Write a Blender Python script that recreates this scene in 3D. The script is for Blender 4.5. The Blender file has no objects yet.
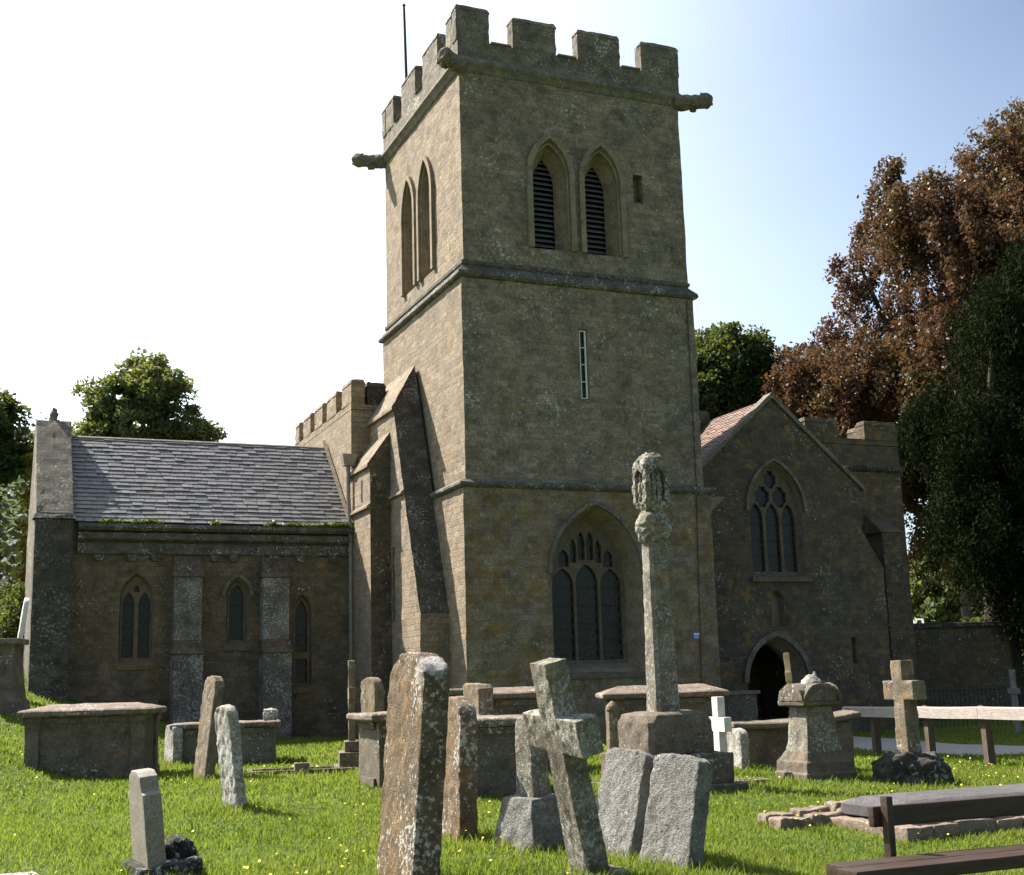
import bpy, bmesh, math, random
import numpy as np
from mathutils import Vector, Matrix, noise, Euler
from mathutils.geometry import tessellate_polygon
R = math.radians
sc = bpy.context.scene
col = sc.collection
random.seed(7)

# ------------------------------------------------------------------ camera
FPX, PITCH, ROLL, YAW, EYE = 1266.8, R(10.824), R(1.66), R(22.95), 1.5
cam_d = bpy.data.cameras.new('camera'); cam = bpy.data.objects.new('camera', cam_d); col.objects.link(cam)
cam_d.sensor_fit = 'HORIZONTAL'; cam_d.sensor_width = 36; cam_d.lens = FPX/1024*36
cam_d.clip_start = 0.1; cam_d.clip_end = 3000
FW = Vector((0, math.cos(PITCH), math.sin(PITCH))); U0 = Vector((0, -math.sin(PITCH), math.cos(PITCH))); R0 = Vector((1, 0, 0))
RX = R0*math.cos(ROLL) - U0*math.sin(ROLL); UX = R0*math.sin(ROLL) + U0*math.cos(ROLL)
m = Matrix((RX, UX, -FW)).transposed().to_4x4(); m.translation = (0, 0, EYE)
cam.matrix_world = m
sc.camera = cam

# ------------------------------------------------------------------ light
SUN_EL, SUN_AZ = R(47), R(-56)            # azimuth measured from +Y towards +X
S = Vector((math.sin(SUN_AZ)*math.cos(SUN_EL), math.cos(SUN_AZ)*math.cos(SUN_EL), math.sin(SUN_EL)))
w = bpy.data.worlds.new('World'); sc.world = w; w.use_nodes = True
nt = w.node_tree; bg = nt.nodes['Background']
sky = nt.nodes.new('ShaderNodeTexSky'); sky.sky_type = 'NISHITA'; sky.sun_disc = False
sky.sun_elevation = SUN_EL; sky.sun_rotation = SUN_AZ
sky.air_density = 1.0; sky.dust_density = .7; sky.ozone_density = 1.0; sky.altitude = 50
bg.inputs[1].default_value = 0.05
# thin bright haze round the sun's side of the sky
def wn(typ, **kw):
    x = nt.nodes.new('ShaderNode'+typ)
    for a_, b_ in kw.items(): setattr(x, a_, b_)
    return x
def wl(v, i):
    if isinstance(v, bpy.types.NodeSocket): nt.links.new(v, i)
    else: i.default_value = v
def wmath(op, a_, b_=0.0):
    x = wn('Math', operation=op); wl(a_, x.inputs[0]); wl(b_, x.inputs[1]); return x.outputs[0]
def wramp(v, a_, b_):
    x = wn('MapRange', interpolation_type='SMOOTHSTEP'); wl(v, x.inputs[0]); x.inputs[1].default_value = a_; x.inputs[2].default_value = b_; return x.outputs[0]
gtc = wn('TexCoord'); gd = gtc.outputs['Generated']
dt = wn('VectorMath', operation='DOT_PRODUCT'); nt.links.new(gd, dt.inputs[0]); dt.inputs[1].default_value = S
sp_ = wn('SeparateXYZ'); nt.links.new(gd, sp_.inputs[0])
cn = wn('TexNoise'); cmap = wn('Mapping'); cmap.inputs['Scale'].default_value = (1.0, 1.0, 3.0); nt.links.new(gd, cmap.inputs[0]); nt.links.new(cmap.outputs[0], cn.inputs['Vector'])
cn.inputs['Scale'].default_value = 1.8; cn.inputs['Detail'].default_value = 5
va = wmath('MULTIPLY', wramp(dt.outputs['Value'], .40, .82), 7.0)
vb = wmath('MULTIPLY', wmath('MULTIPLY', wramp(sp_.outputs[2], .58, .0), wramp(dt.outputs['Value'], .12, .52)), 6.5)
vt = wmath('MULTIPLY', wmath('ADD', va, vb), wmath('ADD', wmath('MULTIPLY', cn.outputs[0], .5), .75))
vm = wn('VectorMath', operation='MULTIPLY_ADD'); vc = wn('CombineXYZ'); [nt.links.new(vt, vc.inputs[i]) for i in range(3)]
nt.links.new(vc.outputs[0], vm.inputs[0]); vm.inputs[1].default_value = (.94, 1.0, 1.05); nt.links.new(sky.outputs[0], vm.inputs[2])
nt.links.new(vm.outputs[0], bg.inputs[0])
sd = bpy.data.lights.new('sun', 'SUN'); so = bpy.data.objects.new('sun', sd); col.objects.link(so)
sd.energy = 5.0; sd.angle = R(0.5); sd.color = (1.0, 0.94, 0.84)
so.rotation_euler = S.to_track_quat('Z', 'Y').to_euler()
so.location = S*60
sc.view_settings.view_transform = 'Standard'; sc.view_settings.look = 'None'
sc.view_settings.exposure = 1.55; sc.view_settings.gamma = 1.0; sc.view_settings.use_curve_mapping = False
sc.render.engine = 'CYCLES'
sc.cycles.max_bounces = 6; sc.cycles.diffuse_bounces = 3; sc.cycles.transmission_bounces = 4; sc.cycles.transparent_max_bounces = 6

# ------------------------------------------------------------------ ground function and pixel helpers
def ss(a, b, x): t = np.clip((x-a)/(b-a), 0, 1); return t*t*(3-2*t)
def gnd(x, y):
    x = np.asarray(x, float); y = np.asarray(y, float)
    z = .25*ss(9, 19, y)*ss(6, -2, x) - .1*ss(3, 8, x)*ss(12, 20, y)
    z = z + .27*np.clip(-x-6.3, 0, 14)*ss(12, 20, y)
    z = z + .06*np.clip(y-28, 0, 60)*ss(-8, -13, x)
    z = z + .03*np.sin(x*.9+1)*np.sin(y*.7) + .02*np.sin(x*2.3)*np.cos(y*1.9+.5)
    d = np.sqrt(x*x+y*y)
    z = z + 46*ss(110, 330, d)*ss(60, -120, x)*ss(-60, 60, y) + 6*ss(90, 400, d)
    return z
def gz(x, y): return float(gnd(x, y))
def at(px, y, py=None):                        # x of a pixel column seen at depth y (on the ground unless a row is given)
    if py is None: py = 680-.029*(px-512)+1.4*FPX/y
    a = (px-512)/FPX; c = (437.5-py)/FPX
    xx = a*math.cos(ROLL)+c*math.sin(ROLL); yy = -a*math.sin(ROLL)+c*math.cos(ROLL)
    return xx*y/(math.cos(PITCH)-yy*math.sin(PITCH))
CX, CY = -1.183, 28.0
rv = Vector((math.cos(YAW), math.sin(YAW), 0)); bv = Vector((-math.sin(YAW), math.cos(YAW), 0))

# ------------------------------------------------------------------ object helpers
def tag(o, label=None, cat=None, group=None, kind=None):
    if label: o['label'] = label
    if cat: o['category'] = cat
    if group: o['group'] = group
    if kind: o['kind'] = kind
    return o
def empty(name, loc, rot=(0, 0, 0)):
    o = bpy.data.objects.new(name, None); col.objects.link(o); o.location = loc
    o.rotation_euler = rot; o.empty_display_size = .2
    return o
def auto_uv(me):
    n = len(me.polygons)
    if not n: return
    uvl = me.uv_layers.new(name='UVMap')
    uv = np.zeros((len(me.loops), 2), np.float32)
    co = np.empty(len(me.vertices)*3, np.float32); me.vertices.foreach_get('co', co); co = co.reshape(-1, 3)
    for p in me.polygons:
        nx, ny, nz = p.normal
        h = math.hypot(nx, ny)
        if h > .35:
            an = math.atan2(ny, nx); q = round(an/(math.pi/4))*(math.pi/4)
            if abs(an-q) < .33: nx, ny = h*math.cos(q), h*math.sin(q)
        for li in p.loop_indices:
            c = co[me.loops[li].vertex_index]
            if h > .35: uv[li] = ((-ny*c[0]+nx*c[1])/h, c[2])
            else: uv[li] = (c[0], c[1])
    uvl.data.foreach_set('uv', uv.ravel())
def obj(name, bm, mats, parent=None, loc=None, rot=None, smooth=None, label=None):
    me = bpy.data.meshes.new(name)
    bmesh.ops.recalc_face_normals(bm, faces=bm.faces)
    bm.to_mesh(me); bm.free()
    for mm in (mats if isinstance(mats, (list, tuple)) else [mats]): me.materials.append(mm)
    auto_uv(me)
    if smooth:
        me.shade_smooth(); me.set_sharp_from_angle(angle=R(smooth))
    o = bpy.data.objects.new(name, me); col.objects.link(o)
    if parent: o.parent = parent
    if loc is not None: o.location = loc
    if rot is not None: o.rotation_euler = rot
    if label: o['label'] = label
    return o
def npobj(name, verts, quads, mats, parent=None, loc=None, tris=False, smooth=False):
    me = bpy.data.meshes.new(name); k = 3 if tris else 4
    v = np.ascontiguousarray(verts, np.float32); f = np.ascontiguousarray(quads, np.int32)
    me.vertices.add(len(v)); me.vertices.foreach_set('co', v.ravel())
    me.loops.add(f.size); me.loops.foreach_set('vertex_index', f.ravel())
    me.polygons.add(len(f)); me.polygons.foreach_set('loop_start', np.arange(0, f.size, k, dtype=np.int32))
    me.polygons.foreach_set('loop_total', np.full(len(f), k, np.int32))
    me.update(calc_edges=True); me.validate()
    for mm in (mats if isinstance(mats, (list, tuple)) else [mats]): me.materials.append(mm)
    if smooth: me.shade_smooth()
    o = bpy.data.objects.new(name, me); col.objects.link(o)
    if parent: o.parent = parent
    if loc is not None: o.location = loc
    return o
def face(bm, pts, mi=0):
    f = bm.faces.new([bm.verts.new(p) for p in pts]); f.material_index = mi; return f
def hexa(bm, lo, hi, mi=0):                     # two quads (bottom, top)
    a = [bm.verts.new(p) for p in lo]; b = [bm.verts.new(p) for p in hi]
    fs = [bm.faces.new(a[::-1]), bm.faces.new(b)]
    for i in range(4): fs.append(bm.faces.new((a[i], a[(i+1) % 4], b[(i+1) % 4], b[i])))
    for f in fs: f.material_index = mi
    return fs
def box(bm, x0, x1, y0, y1, z0, z1, mi=0, tx=0, ty=0):
    return hexa(bm, [(x0, y0, z0), (x1, y0, z0), (x1, y1, z0), (x0, y1, z0)],
                [(x0+tx, y0+ty, z1), (x1-tx, y0+ty, z1), (x1-tx, y1-ty, z1), (x0+tx, y1-ty, z1)], mi)
def loft(bm, rings, cap=True, mi=0):
    V = [[bm.verts.new(p) for p in r] for r in rings]; n = len(rings[0])
    for a, b in zip(V[:-1], V[1:]):
        for i in range(n): bm.faces.new((a[i], a[(i+1) % n], b[(i+1) % n], b[i])).material_index = mi
    if cap: bm.faces.new(V[0][::-1]).material_index = mi; bm.faces.new(V[-1]).material_index = mi
def prism(bm, prof, fr, d0, d1, mi=0):          # profile (a,z) swept between depths, frame fr(a,z,d)
    loft(bm, [[fr(a, z, d0) for a, z in prof], [fr(a, z, d1) for a, z in prof]], True, mi)
def tube(bm, path, rad, n=8, cap=True):
    rings = []
    for i, p in enumerate(path):
        p = Vector(p); q = Vector(path[min(i+1, len(path)-1)]); o = Vector(path[max(i-1, 0)])
        t = (q-o).normalized(); a = t.orthogonal().normalized() if abs(t.z) < .9 else Vector((1, 0, 0))
        a = (a - t*a.dot(t)).normalized(); c = t.cross(a)
        r = rad[i] if isinstance(rad, (list, tuple)) else rad
        rings.append([p + (a*math.cos(2*math.pi*k/n)+c*math.sin(2*math.pi*k/n))*r for k in range(n)])
    loft(bm, rings, cap)
def refine(bm, L, it=5):
    bmesh.ops.triangulate(bm, faces=bm.faces)
    for _ in range(it):
        e = [e for e in bm.edges if e.calc_length() > L]
        if not e: break
        bmesh.ops.subdivide_edges(bm, edges=e, cuts=1)
        bmesh.ops.triangulate(bm, faces=[f for f in bm.faces if len(f.verts) > 3])
def weather(bm, L, amp, sc_=6, seed=0, bevel=.012, it=5):
    bmesh.ops.remove_doubles(bm, verts=bm.verts, dist=1e-4)
    if bevel:
        bmesh.ops.remove_doubles(bm, verts=bm.verts, dist=1e-5)
        es = [e for e in bm.edges if len(e.link_faces) == 2 and e.calc_face_angle(0) > R(35)]
        bmesh.ops.bevel(bm, geom=es, offset=bevel, segments=2, affect='EDGES', profile=.6)
    refine(bm, L, it); bm.normal_update()
    off = Vector((seed*3.1, seed*1.7, seed*.9))
    for v in bm.verts:
        n = noise.fractal(v.co*sc_+off, 1.0, 2.0, 4)
        v.co += v.normal*n*amp
    return bm
def arch(cx, hw, z0, zs, zt, n=8):              # pointed arch outline, counter-clockwise from bottom-left
    h = zt-zs; rad = (hw*hw+h*h)/(2*hw); pts = [(cx-hw, z0), (cx+hw, z0)]
    a1 = math.asin(min(1, h/rad)) if rad >= hw else math.pi-math.asin(min(1, h/rad))
    right = [(cx+hw-rad+rad*math.cos(a1*i/n), zs+rad*math.sin(a1*i/n)) for i in range(n+1)]
    left = [(2*cx-x, z) for x, z in right[:-1]][::-1]
    return pts+right+left
def wallpanel(bm, outer, holes, fr, d=0, mi=0):
    P = [outer]+holes
    tris = tessellate_polygon([[Vector((a, z, 0)) for a, z in p] for p in P])
    flat = [q for p in P for q in p]
    vs = [bm.verts.new(fr(a, z, d)) for a, z in flat]
    for t in tris:
        try: bm.faces.new([vs[i] for i in t]).material_index = mi
        except ValueError: pass
def strip(bm, o1, d1, o2, d2, fr, mi=0):
    a = [bm.verts.new(fr(x, z, d1)) for x, z in o1]; b = [bm.verts.new(fr(x, z, d2)) for x, z in o2]
    n = len(a)
    for i in range(n): bm.faces.new((a[i], a[(i+1) % n], b[(i+1) % n], b[i])).material_index = mi
def plate(bm, outer, holes, fr, d0, d1, mi=0):  # solid plate with holes
    wallpanel(bm, outer, holes, fr, d0, mi); wallpanel(bm, outer, holes, fr, d1, mi)
    for o in [outer]+holes: strip(bm, o, d0, o, d1, fr, mi)
def rim(bm, p, wd, fr, d0, d1, mi=0, grow=None):  # moulding following an open outline (hood mould)
    n = len(p); q = []
    for i in range(n):
        a = Vector(p[max(i-1, 0)]); c = Vector(p[min(i+1, n-1)]); t = (c-a).normalized()
        q.append((p[i][0]+t.y*wd, p[i][1]-t.x*wd))
    loft(bm, [[fr(*p[i], d1), fr(*p[i], d0), fr(*q[i], d0), fr(*q[i], d1)] for i in range(n)], True, mi)

# ------------------------------------------------------------------ materials
class NT:
    def __init__(s, name):
        s.m = bpy.data.materials.new(name); s.m.use_nodes = True; s.t = s.m.node_tree
        s.b = s.t.nodes['Principled BSDF']; s.out = s.t.nodes['Material Output']
    def n(s, typ, **kw):
        x = s.t.nodes.new('ShaderNode'+typ)
        for k, v in kw.items():
            if k in x.inputs.keys(): s.set(x.inputs[k], v)
            else: setattr(x, k, v)
        return x
    def set(s, inp, v):
        if hasattr(v, 'default_value') or isinstance(v, bpy.types.NodeSocket): s.t.links.new(v, inp)
        else: inp.default_value = v
    def noise(s, vec, scale, detail=5, rough=.6, out='Fac'):
        x = s.n('TexNoise', Scale=scale, Detail=detail, Roughness=rough); s.t.links.new(vec, x.inputs['Vector']); return x.outputs[out]
    def ramp(s, fac, a, b):
        x = s.n('MapRange', clamp=True); s.t.links.new(fac, x.inputs[0]); x.inputs[1].default_value = a; x.inputs[2].default_value = b
        return x.outputs[0]
    def mix(s, fac, a, b, mode='MIX'):
        x = s.n('Mix', data_type='RGBA', blend_type=mode)
        s.set(x.inputs[0], fac); s.set(x.inputs[6], a if isinstance(a, bpy.types.NodeSocket) else (*a, 1)); s.set(x.inputs[7], b if isinstance(b, bpy.types.NodeSocket) else (*b, 1))
        return x.outputs[2]
    def math(s, op, a, b=0.0, c=None):
        x = s.n('Math', operation=op); s.set(x.inputs[0], a); s.set(x.inputs[1], b)
        if c is not None: s.set(x.inputs[2], c)
        return x.outputs[0]
    def bump(s, h, st, dist=.02):
        x = s.n('Bump'); x.inputs['Strength'].default_value = st; x.inputs['Distance'].default_value = dist
        s.t.links.new(h, x.inputs['Height']); s.t.links.new(x.outputs[0], s.b.inputs['Normal']); return x
    def color(s, c): s.set(s.b.inputs['Base Color'], c)

def stone(name, c1, c2, c3, brick=None, dark=0.0, white=0.0, orange=0.0, sc_=1.0, bump=.5, bd=.02, darkc=(.035, .033, .03),
          whitec=(.55, .54, .5), orangec=(.33, .17, .05), rough=.9, fine=22, tint=.5, patch=None):
    k = NT(name); tc = k.n('TexCoord'); oi = k.n('ObjectInfo')
    ad = k.n('VectorMath', operation='MULTIPLY_ADD'); k.t.links.new(oi.outputs['Random'], ad.inputs[0])
    ad.inputs[1].default_value = (17, 23, 11) if not brick else (0, 0, 0); k.t.links.new(tc.outputs['Object'], ad.inputs[2])
    v = ad.outputs[0]
    big = k.noise(v, .45*sc_, 5, .6); mid = k.noise(v, 2.6*sc_, 7, .68); fin = k.noise(v, fine*sc_, 8, .72)
    c = k.mix(k.ramp(big, .38, .62), c1, c2)
    c = k.mix(k.math('MULTIPLY', k.ramp(mid, .42, .68), .8), c, c3)
    pit = k.n('TexVoronoi', Scale=fine*1.6*sc_); k.t.links.new(v, pit.inputs['Vector']); h = k.math('ADD', fin, k.math('MULTIPLY', k.ramp(pit.outputs['Distance'], 0, .45), .35))
    if brick:
        uv = tc.outputs['UV']; dn = k.noise(v, 3.0, 3, .5, 'Color')
        o = k.n('VectorMath', operation='MULTIPLY_ADD'); k.t.links.new(dn, o.inputs[0]); o.inputs[1].default_value = (.10, .07, 0); k.t.links.new(uv, o.inputs[2])
        bt = k.n('TexBrick', Scale=1.0); bt.inputs['Brick Width'].default_value = brick[0]; bt.inputs['Row Height'].default_value = brick[1]
        bt.inputs['Mortar Size'].default_value = brick[2]; bt.inputs['Mortar Smooth'].default_value = .6; bt.inputs['Bias'].default_value = 0
        bt.offset = .42; bt.squash = .7; bt.squash_frequency = 3
        bt.inputs['Color1'].default_value = (.55, .54, .53, 1); bt.inputs['Color2'].default_value = (1.35, 1.26, 1.12, 1); bt.inputs['Mortar'].default_value = (.72, .70, .66, 1)
        k.t.links.new(o.outputs[0], bt.inputs['Vector'])
        c = k.mix(tint, c, bt.outputs['Color'], 'MULTIPLY')
        h = k.math('SUBTRACT', h, k.math('MULTIPLY', bt.outputs['Fac'], .35))
    c = k.mix(.85, c, k.mix(k.ramp(fin, .32, .68), (.48, .47, .46), (1.5, 1.48, 1.44)), 'MULTIPLY')
    gr = k.noise(v, 70*sc_, 3, .8); c = k.mix(.7, c, k.mix(k.ramp(gr, .3, .7), (.5, .5, .5), (1.5, 1.5, 1.5)), 'MULTIPLY')
    if orange:
        on = k.noise(v, 3.3*sc_, 6, .65); c = k.mix(k.math('MULTIPLY', k.ramp(on, .62-orange*.22, .72-orange*.2), .8), c, orangec)
    if dark:
        dn_ = k.noise(v, 2.3*sc_, 12, .82); c = k.mix(k.math('MULTIPLY', k.ramp(dn_, .60-dark*.3, .80-dark*.2), .8), c, darkc)
    if white:
        wn = k.noise(v, 12*sc_, 7, .7); wl = k.noise(v, 1.1*sc_, 2, .5)
        c = k.mix(k.math('MULTIPLY', k.ramp(k.math('ADD', wn, k.math('MULTIPLY', wl, .35)), .86-white*.2, .92-white*.2), .85), c, whitec)
    if patch:
        dd = k.n('VectorMath', operation='DISTANCE'); k.t.links.new(tc.outputs['Object'], dd.inputs[0]); dd.inputs[1].default_value = patch[0]
        pn = k.math('ADD', dd.outputs['Value'], k.math('MULTIPLY', mid, .22)); c = k.mix(k.math('MULTIPLY', k.ramp(pn, patch[1]+.10, patch[1]+.06), .9), c, k.mix(k.ramp(fin, .35, .65), (.30, .28, .25), (.52, .50, .47)))
    k.color(c); k.b.inputs['Roughness'].default_value = rough; k.b.inputs['Specular IOR Level'].default_value = .2
    k.bump(h, bump, bd)
    return k.m
def simple(name, c1, c2, scale=8, rough=.6, bump=.2, bd=.01, metal=0, stretch=None):
    k = NT(name); tc = k.n('TexCoord'); v = tc.outputs['Object']
    if stretch:
        mp = k.n('Mapping'); mp.inputs['Scale'].default_value = stretch; k.t.links.new(v, mp.inputs[0]); v = mp.outputs[0]
    f = k.noise(v, scale, 7, .65)
    k.color(k.mix(k.ramp(f, .35, .65), c1, c2)); k.b.inputs['Roughness'].default_value = rough; k.b.inputs['Metallic'].default_value = metal
    k.b.inputs['Specular IOR Level'].default_value = .3
    k.bump(f, bump, bd); return k.m
def leafmat(name, ca, cb, cc, trans=.35, sc_=.5, rough=.5, tcol=None):
    k = NT(name); g = k.n('NewGeometry'); tc = k.n('TexCoord')
    n1 = k.noise(tc.outputs['Object'], sc_, 3, .6)
    c = k.mix(k.ramp(n1, .4, .6), ca, cb); c = k.mix(k.math('MULTIPLY', k.ramp(g.outputs['Random Per Island'], .35, 1.0), .75), c, cc)
    k.color(c); k.b.inputs['Roughness'].default_value = rough; k.b.inputs['Specular IOR Level'].default_value = .12 if rough < .8 else .04
    tr = k.n('BsdfTranslucent'); k.t.links.new(k.mix(.55, c, tcol or (.35, .4, .05)) , tr.inputs[0])
    ms = k.n('MixShader'); ms.inputs[0].default_value = trans
    k.t.links.new(k.b.outputs[0], ms.inputs[1]); k.t.links.new(tr.outputs[0], ms.inputs[2]); k.t.links.new(ms.outputs[0], k.out.inputs[0])
    return k.m
def glassmat(name, lead=9.0, diamond=True, tint=(.005, .006, .007)):
    k = NT(name); tc = k.n('TexCoord'); sx = k.n('SeparateXYZ'); k.t.links.new(tc.outputs['UV'], sx.inputs[0])
    x, z = sx.outputs[0], sx.outputs[1]
    if diamond:
        p = k.math('ADD', k.math('MULTIPLY', x, lead), k.math('MULTIPLY', z, lead*.6)); q = k.math('SUBTRACT', k.math('MULTIPLY', x, lead), k.math('MULTIPLY', z, lead*.6))
    else: p = k.math('MULTIPLY', x, lead); q = k.math('MULTIPLY', z, lead*.8)
    lm = k.math('MAXIMUM', k.math('LESS_THAN', k.math('FRACT', p), .17), k.math('LESS_THAN', k.math('FRACT', q), .17))
    vo = k.n('TexNoise', Scale=lead*1.3, Detail=1); k.t.links.new(tc.outputs['UV'], vo.inputs['Vector'])
    c = k.mix(k.ramp(vo.outputs[0], .4, .7), tint, (.016, .019, .022)); c = k.mix(lm, c, (.05, .049, .046))
    k.color(c); k.set(k.b.inputs['Roughness'], k.math('MULTIPLY_ADD', lm, .4, .22)); k.b.inputs['Specular IOR Level'].default_value = .22
    k.bump(vo.outputs[0], .35, .02); return k.m

M = {}
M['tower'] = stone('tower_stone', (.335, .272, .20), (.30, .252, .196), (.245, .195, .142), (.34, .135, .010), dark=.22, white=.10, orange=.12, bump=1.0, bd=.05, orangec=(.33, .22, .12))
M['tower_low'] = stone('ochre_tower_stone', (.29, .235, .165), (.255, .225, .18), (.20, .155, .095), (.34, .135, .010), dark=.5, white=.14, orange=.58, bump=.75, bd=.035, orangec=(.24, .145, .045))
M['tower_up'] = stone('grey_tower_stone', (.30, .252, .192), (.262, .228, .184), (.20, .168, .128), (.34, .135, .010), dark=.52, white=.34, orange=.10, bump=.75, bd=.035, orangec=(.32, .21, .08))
M['wing'] = stone('chapel_stone', (.215, .165, .105), (.18, .148, .112), (.125, .098, .068), (.30, .12, .010), dark=.5, white=.2, orange=.16, bump=.7, bd=.03, orangec=(.30, .15, .06))
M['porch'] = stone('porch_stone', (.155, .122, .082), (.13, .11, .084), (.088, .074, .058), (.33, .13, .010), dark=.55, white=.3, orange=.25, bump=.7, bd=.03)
M['ochre'] = stone('ochre_window_stone', (.21, .145, .075), (.19, .14, .085), (.14, .10, .06), dark=.4, white=.15, sc_=2, bump=.5, bd=.015)
M['tracery'] = stone('tracery_stone', (.17, .135, .09), (.15, .125, .09), (.11, .09, .065), dark=.4, white=.15, sc_=2, bump=.5, bd=.015)
M['parapet'] = stone('parapet_stone', (.22, .19, .155), (.24, .205, .165), (.13, .115, .095), (.5, .19, .012), dark=.62, white=.5, orange=.1, sc_=1.3, bump=.7, bd=.03)
M['trim'] = stone('dressed_stone', (.28, .22, .15), (.24, .205, .155), (.19, .155, .11), dark=.45, white=.2, sc_=1.6, bump=.5, bd=.015)
M['buttress'] = stone('weathered_buttress_stone', (.105, .098, .085), (.14, .128, .108), (.06, .055, .048), (.34, .135, .010), dark=.72, white=.55, sc_=1.4, bump=.7, bd=.03, whitec=(.32, .32, .29), tint=.7)
M['black'] = stone('black_lichen_stone', (.045, .042, .037), (.07, .064, .052), (.028, .026, .023), (.5, .2, .01), dark=.5, white=.58, sc_=1.5, bump=.6, bd=.025, whitec=(.33, .34, .31))
M['string'] = stone('string_stone', (.17, .155, .13), (.21, .185, .15), (.07, .064, .055), dark=.85, white=.5, sc_=1.7, bump=.7, bd=.025)
M['grey'] = stone('grey_lichen_stone', (.19, .17, .14), (.22, .19, .15), (.12, .105, .085), dark=.55, white=.3, sc_=1.4, bump=.6, bd=.02)
M['whitelichen'] = stone('white_lichen_stone', (.16, .14, .12), (.21, .19, .165), (.08, .07, .06), dark=.45, white=.78, sc_=2.0, bump=.6, bd=.02, whitec=(.42, .40, .37))
M['hs_orange'] = stone('orange_lichen_headstone', (.22, .15, .085), (.20, .155, .11), (.11, .08, .06), dark=.45, white=.55, orange=.3, sc_=1.9, bump=.8, bd=.02, orangec=(.29, .15, .05))
M['hs_big'] = stone('mottled_big_headstone', (.205, .135, .065), (.175, .13, .085), (.10, .07, .045), dark=.5, white=.6, orange=.3, sc_=1.9, bump=.9, bd=.025, orangec=(.27, .15, .05), patch=((0, -.30, 1.62), .15))
M['hs_grey'] = stone('grey_headstone', (.24, .232, .215), (.29, .282, .262), (.15, .144, .133), dark=.35, white=.3, sc_=2.6, bump=1.0, bd=.03, fine=14)
M['hs_brown'] = stone('brown_headstone', (.235, .185, .115), (.215, .18, .13), (.12, .095, .07), dark=.45, white=.45, orange=.25, sc_=2.0, bump=.7, bd=.02)
M['hs_white'] = stone('white_lichen_headstone', (.30, .27, .23), (.36, .34, .30), (.17, .14, .11), dark=.42, white=.9, orange=.12, sc_=2.2, bump=.7, bd=.02, whitec=(.52, .50, .46))
M['hs_smooth'] = stone('smooth_headstone', (.24, .22, .18), (.26, .24, .21), (.20, .17, .13), dark=.1, white=.05, sc_=2, bump=.2, bd=.008, rough=.6)
M['cross'] = stone('lichened_cross_stone', (.27, .24, .18), (.31, .285, .225), (.13, .11, .085), dark=.62, white=.8, orange=.18, sc_=2.2, bump=.9, bd=.025, whitec=(.46, .45, .40))
M['tomb'] = stone('tomb_stone', (.165, .135, .10), (.18, .155, .12), (.10, .08, .06), dark=.5, white=.35, orange=.15, sc_=1.8, bump=.7, bd=.02)
M['slab'] = stone('tomb_slab_stone', (.205, .16, .12), (.25, .205, .16), (.11, .082, .062), dark=.55, white=.5, orange=.3, sc_=2.2, bump=.7, bd=.015, orangec=(.30, .15, .10))
M['ledger'] = stone('ledger_stone', (.085, .08, .085), (.105, .098, .103), (.055, .05, .052), dark=.2, white=.12, sc_=2.4, bump=.5, bd=.01)
M['rubble'] = stone('rubble_stone', (.27, .195, .15), (.25, .20, .155), (.14, .11, .09), dark=.3, white=.35, sc_=3, bump=.7, bd=.02)
M['marble'] = stone('white_marble', (.62, .60, .55), (.68, .66, .61), (.50, .47, .42), dark=.12, sc_=3, bump=.15, bd=.005, rough=.5)
M['gold'] = stone('yellow_limestone', (.45, .36, .2), (.5, .4, .24), (.35, .27, .15), dark=.1, sc_=3, bump=.3, bd=.01)
M['glass'] = glassmat('leaded_glass', 6.5, True)
M['glass_sq'] = glassmat('leaded_glass_squares', 8, False)
M['louvre'] = simple('grey_slate_louvre', (.10, .10, .105), (.15, .15, .155), 6, .7)
M['black_void'] = simple('dark_interior', (.006, .006, .006), (.012, .011, .010), 3, .9)
M['door'] = simple('dark_oak', (.03, .022, .015), (.05, .036, .024), 3, .6, .4, .01, stretch=(8, 8, .6))
M['lead_pipe'] = simple('painted_pipe', (.20, .18, .15), (.27, .25, .22), 5, .5)
M['white_paint'] = simple('white_paint', (.72, .72, .70), (.8, .8, .78), 10, .5, .05)
M['iron'] = simple('black_iron', (.012, .012, .012), (.025, .022, .02), 20, .5)
M['cable'] = simple('dark_cable', (.03, .028, .025), (.05, .045, .04), 20, .7)
M['wood_grey'] = simple('weathered_wood', (.24, .205, .18), (.36, .315, .28), 5, .85, .5, .01, stretch=(6, 1, 6))
M['wood_post'] = simple('brown_post_wood', (.06, .042, .032), (.11, .08, .06), 5, .85, .5, .01, stretch=(6, 6, 1))
M['wood_bench'] = simple('dark_bench_wood', (.026, .015, .010), (.058, .036, .024), 4, .5, .4, .006, stretch=(1, 10, 10))
M['sign_blue'] = simple('blue_notice', (.05, .16, .50), (.06, .18, .54), 4, .4, .0)
M['bark'] = simple('bark', (.035, .028, .022), (.07, .058, .046), 4, .95, .8, .04, stretch=(4, 4, 1))
M['moss'] = leafmat('moss', (.08, .12, .02), (.13, .14, .03), (.06, .07, .02), .2, 3)
M['beech'] = leafmat('copper_beech_leaves', (.066, .029, .024), (.052, .058, .022), (.094, .050, .030), .30, .38, .42, (.26, .13, .05))
M['yew'] = leafmat('yew_needles', (.006, .010, .004), (.010, .016, .005), (.020, .027, .007), .04, .4, .9, (.10, .15, .02))
M['leaf_dark'] = leafmat('dark_green_leaves', (.022, .042, .016), (.034, .055, .020), (.045, .068, .024), .22, .35, .5)
M['leaf_mid'] = leafmat('mid_green_leaves', (.075, .10, .055), (.135, .135, .065), (.095, .115, .07), .34, .3, .45)
M['leaf_yellow'] = leafmat('yellowing_leaves', (.20, .14, .02), (.10, .12, .02), (.28, .09, .02), .4, 1.0, .5)
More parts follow.
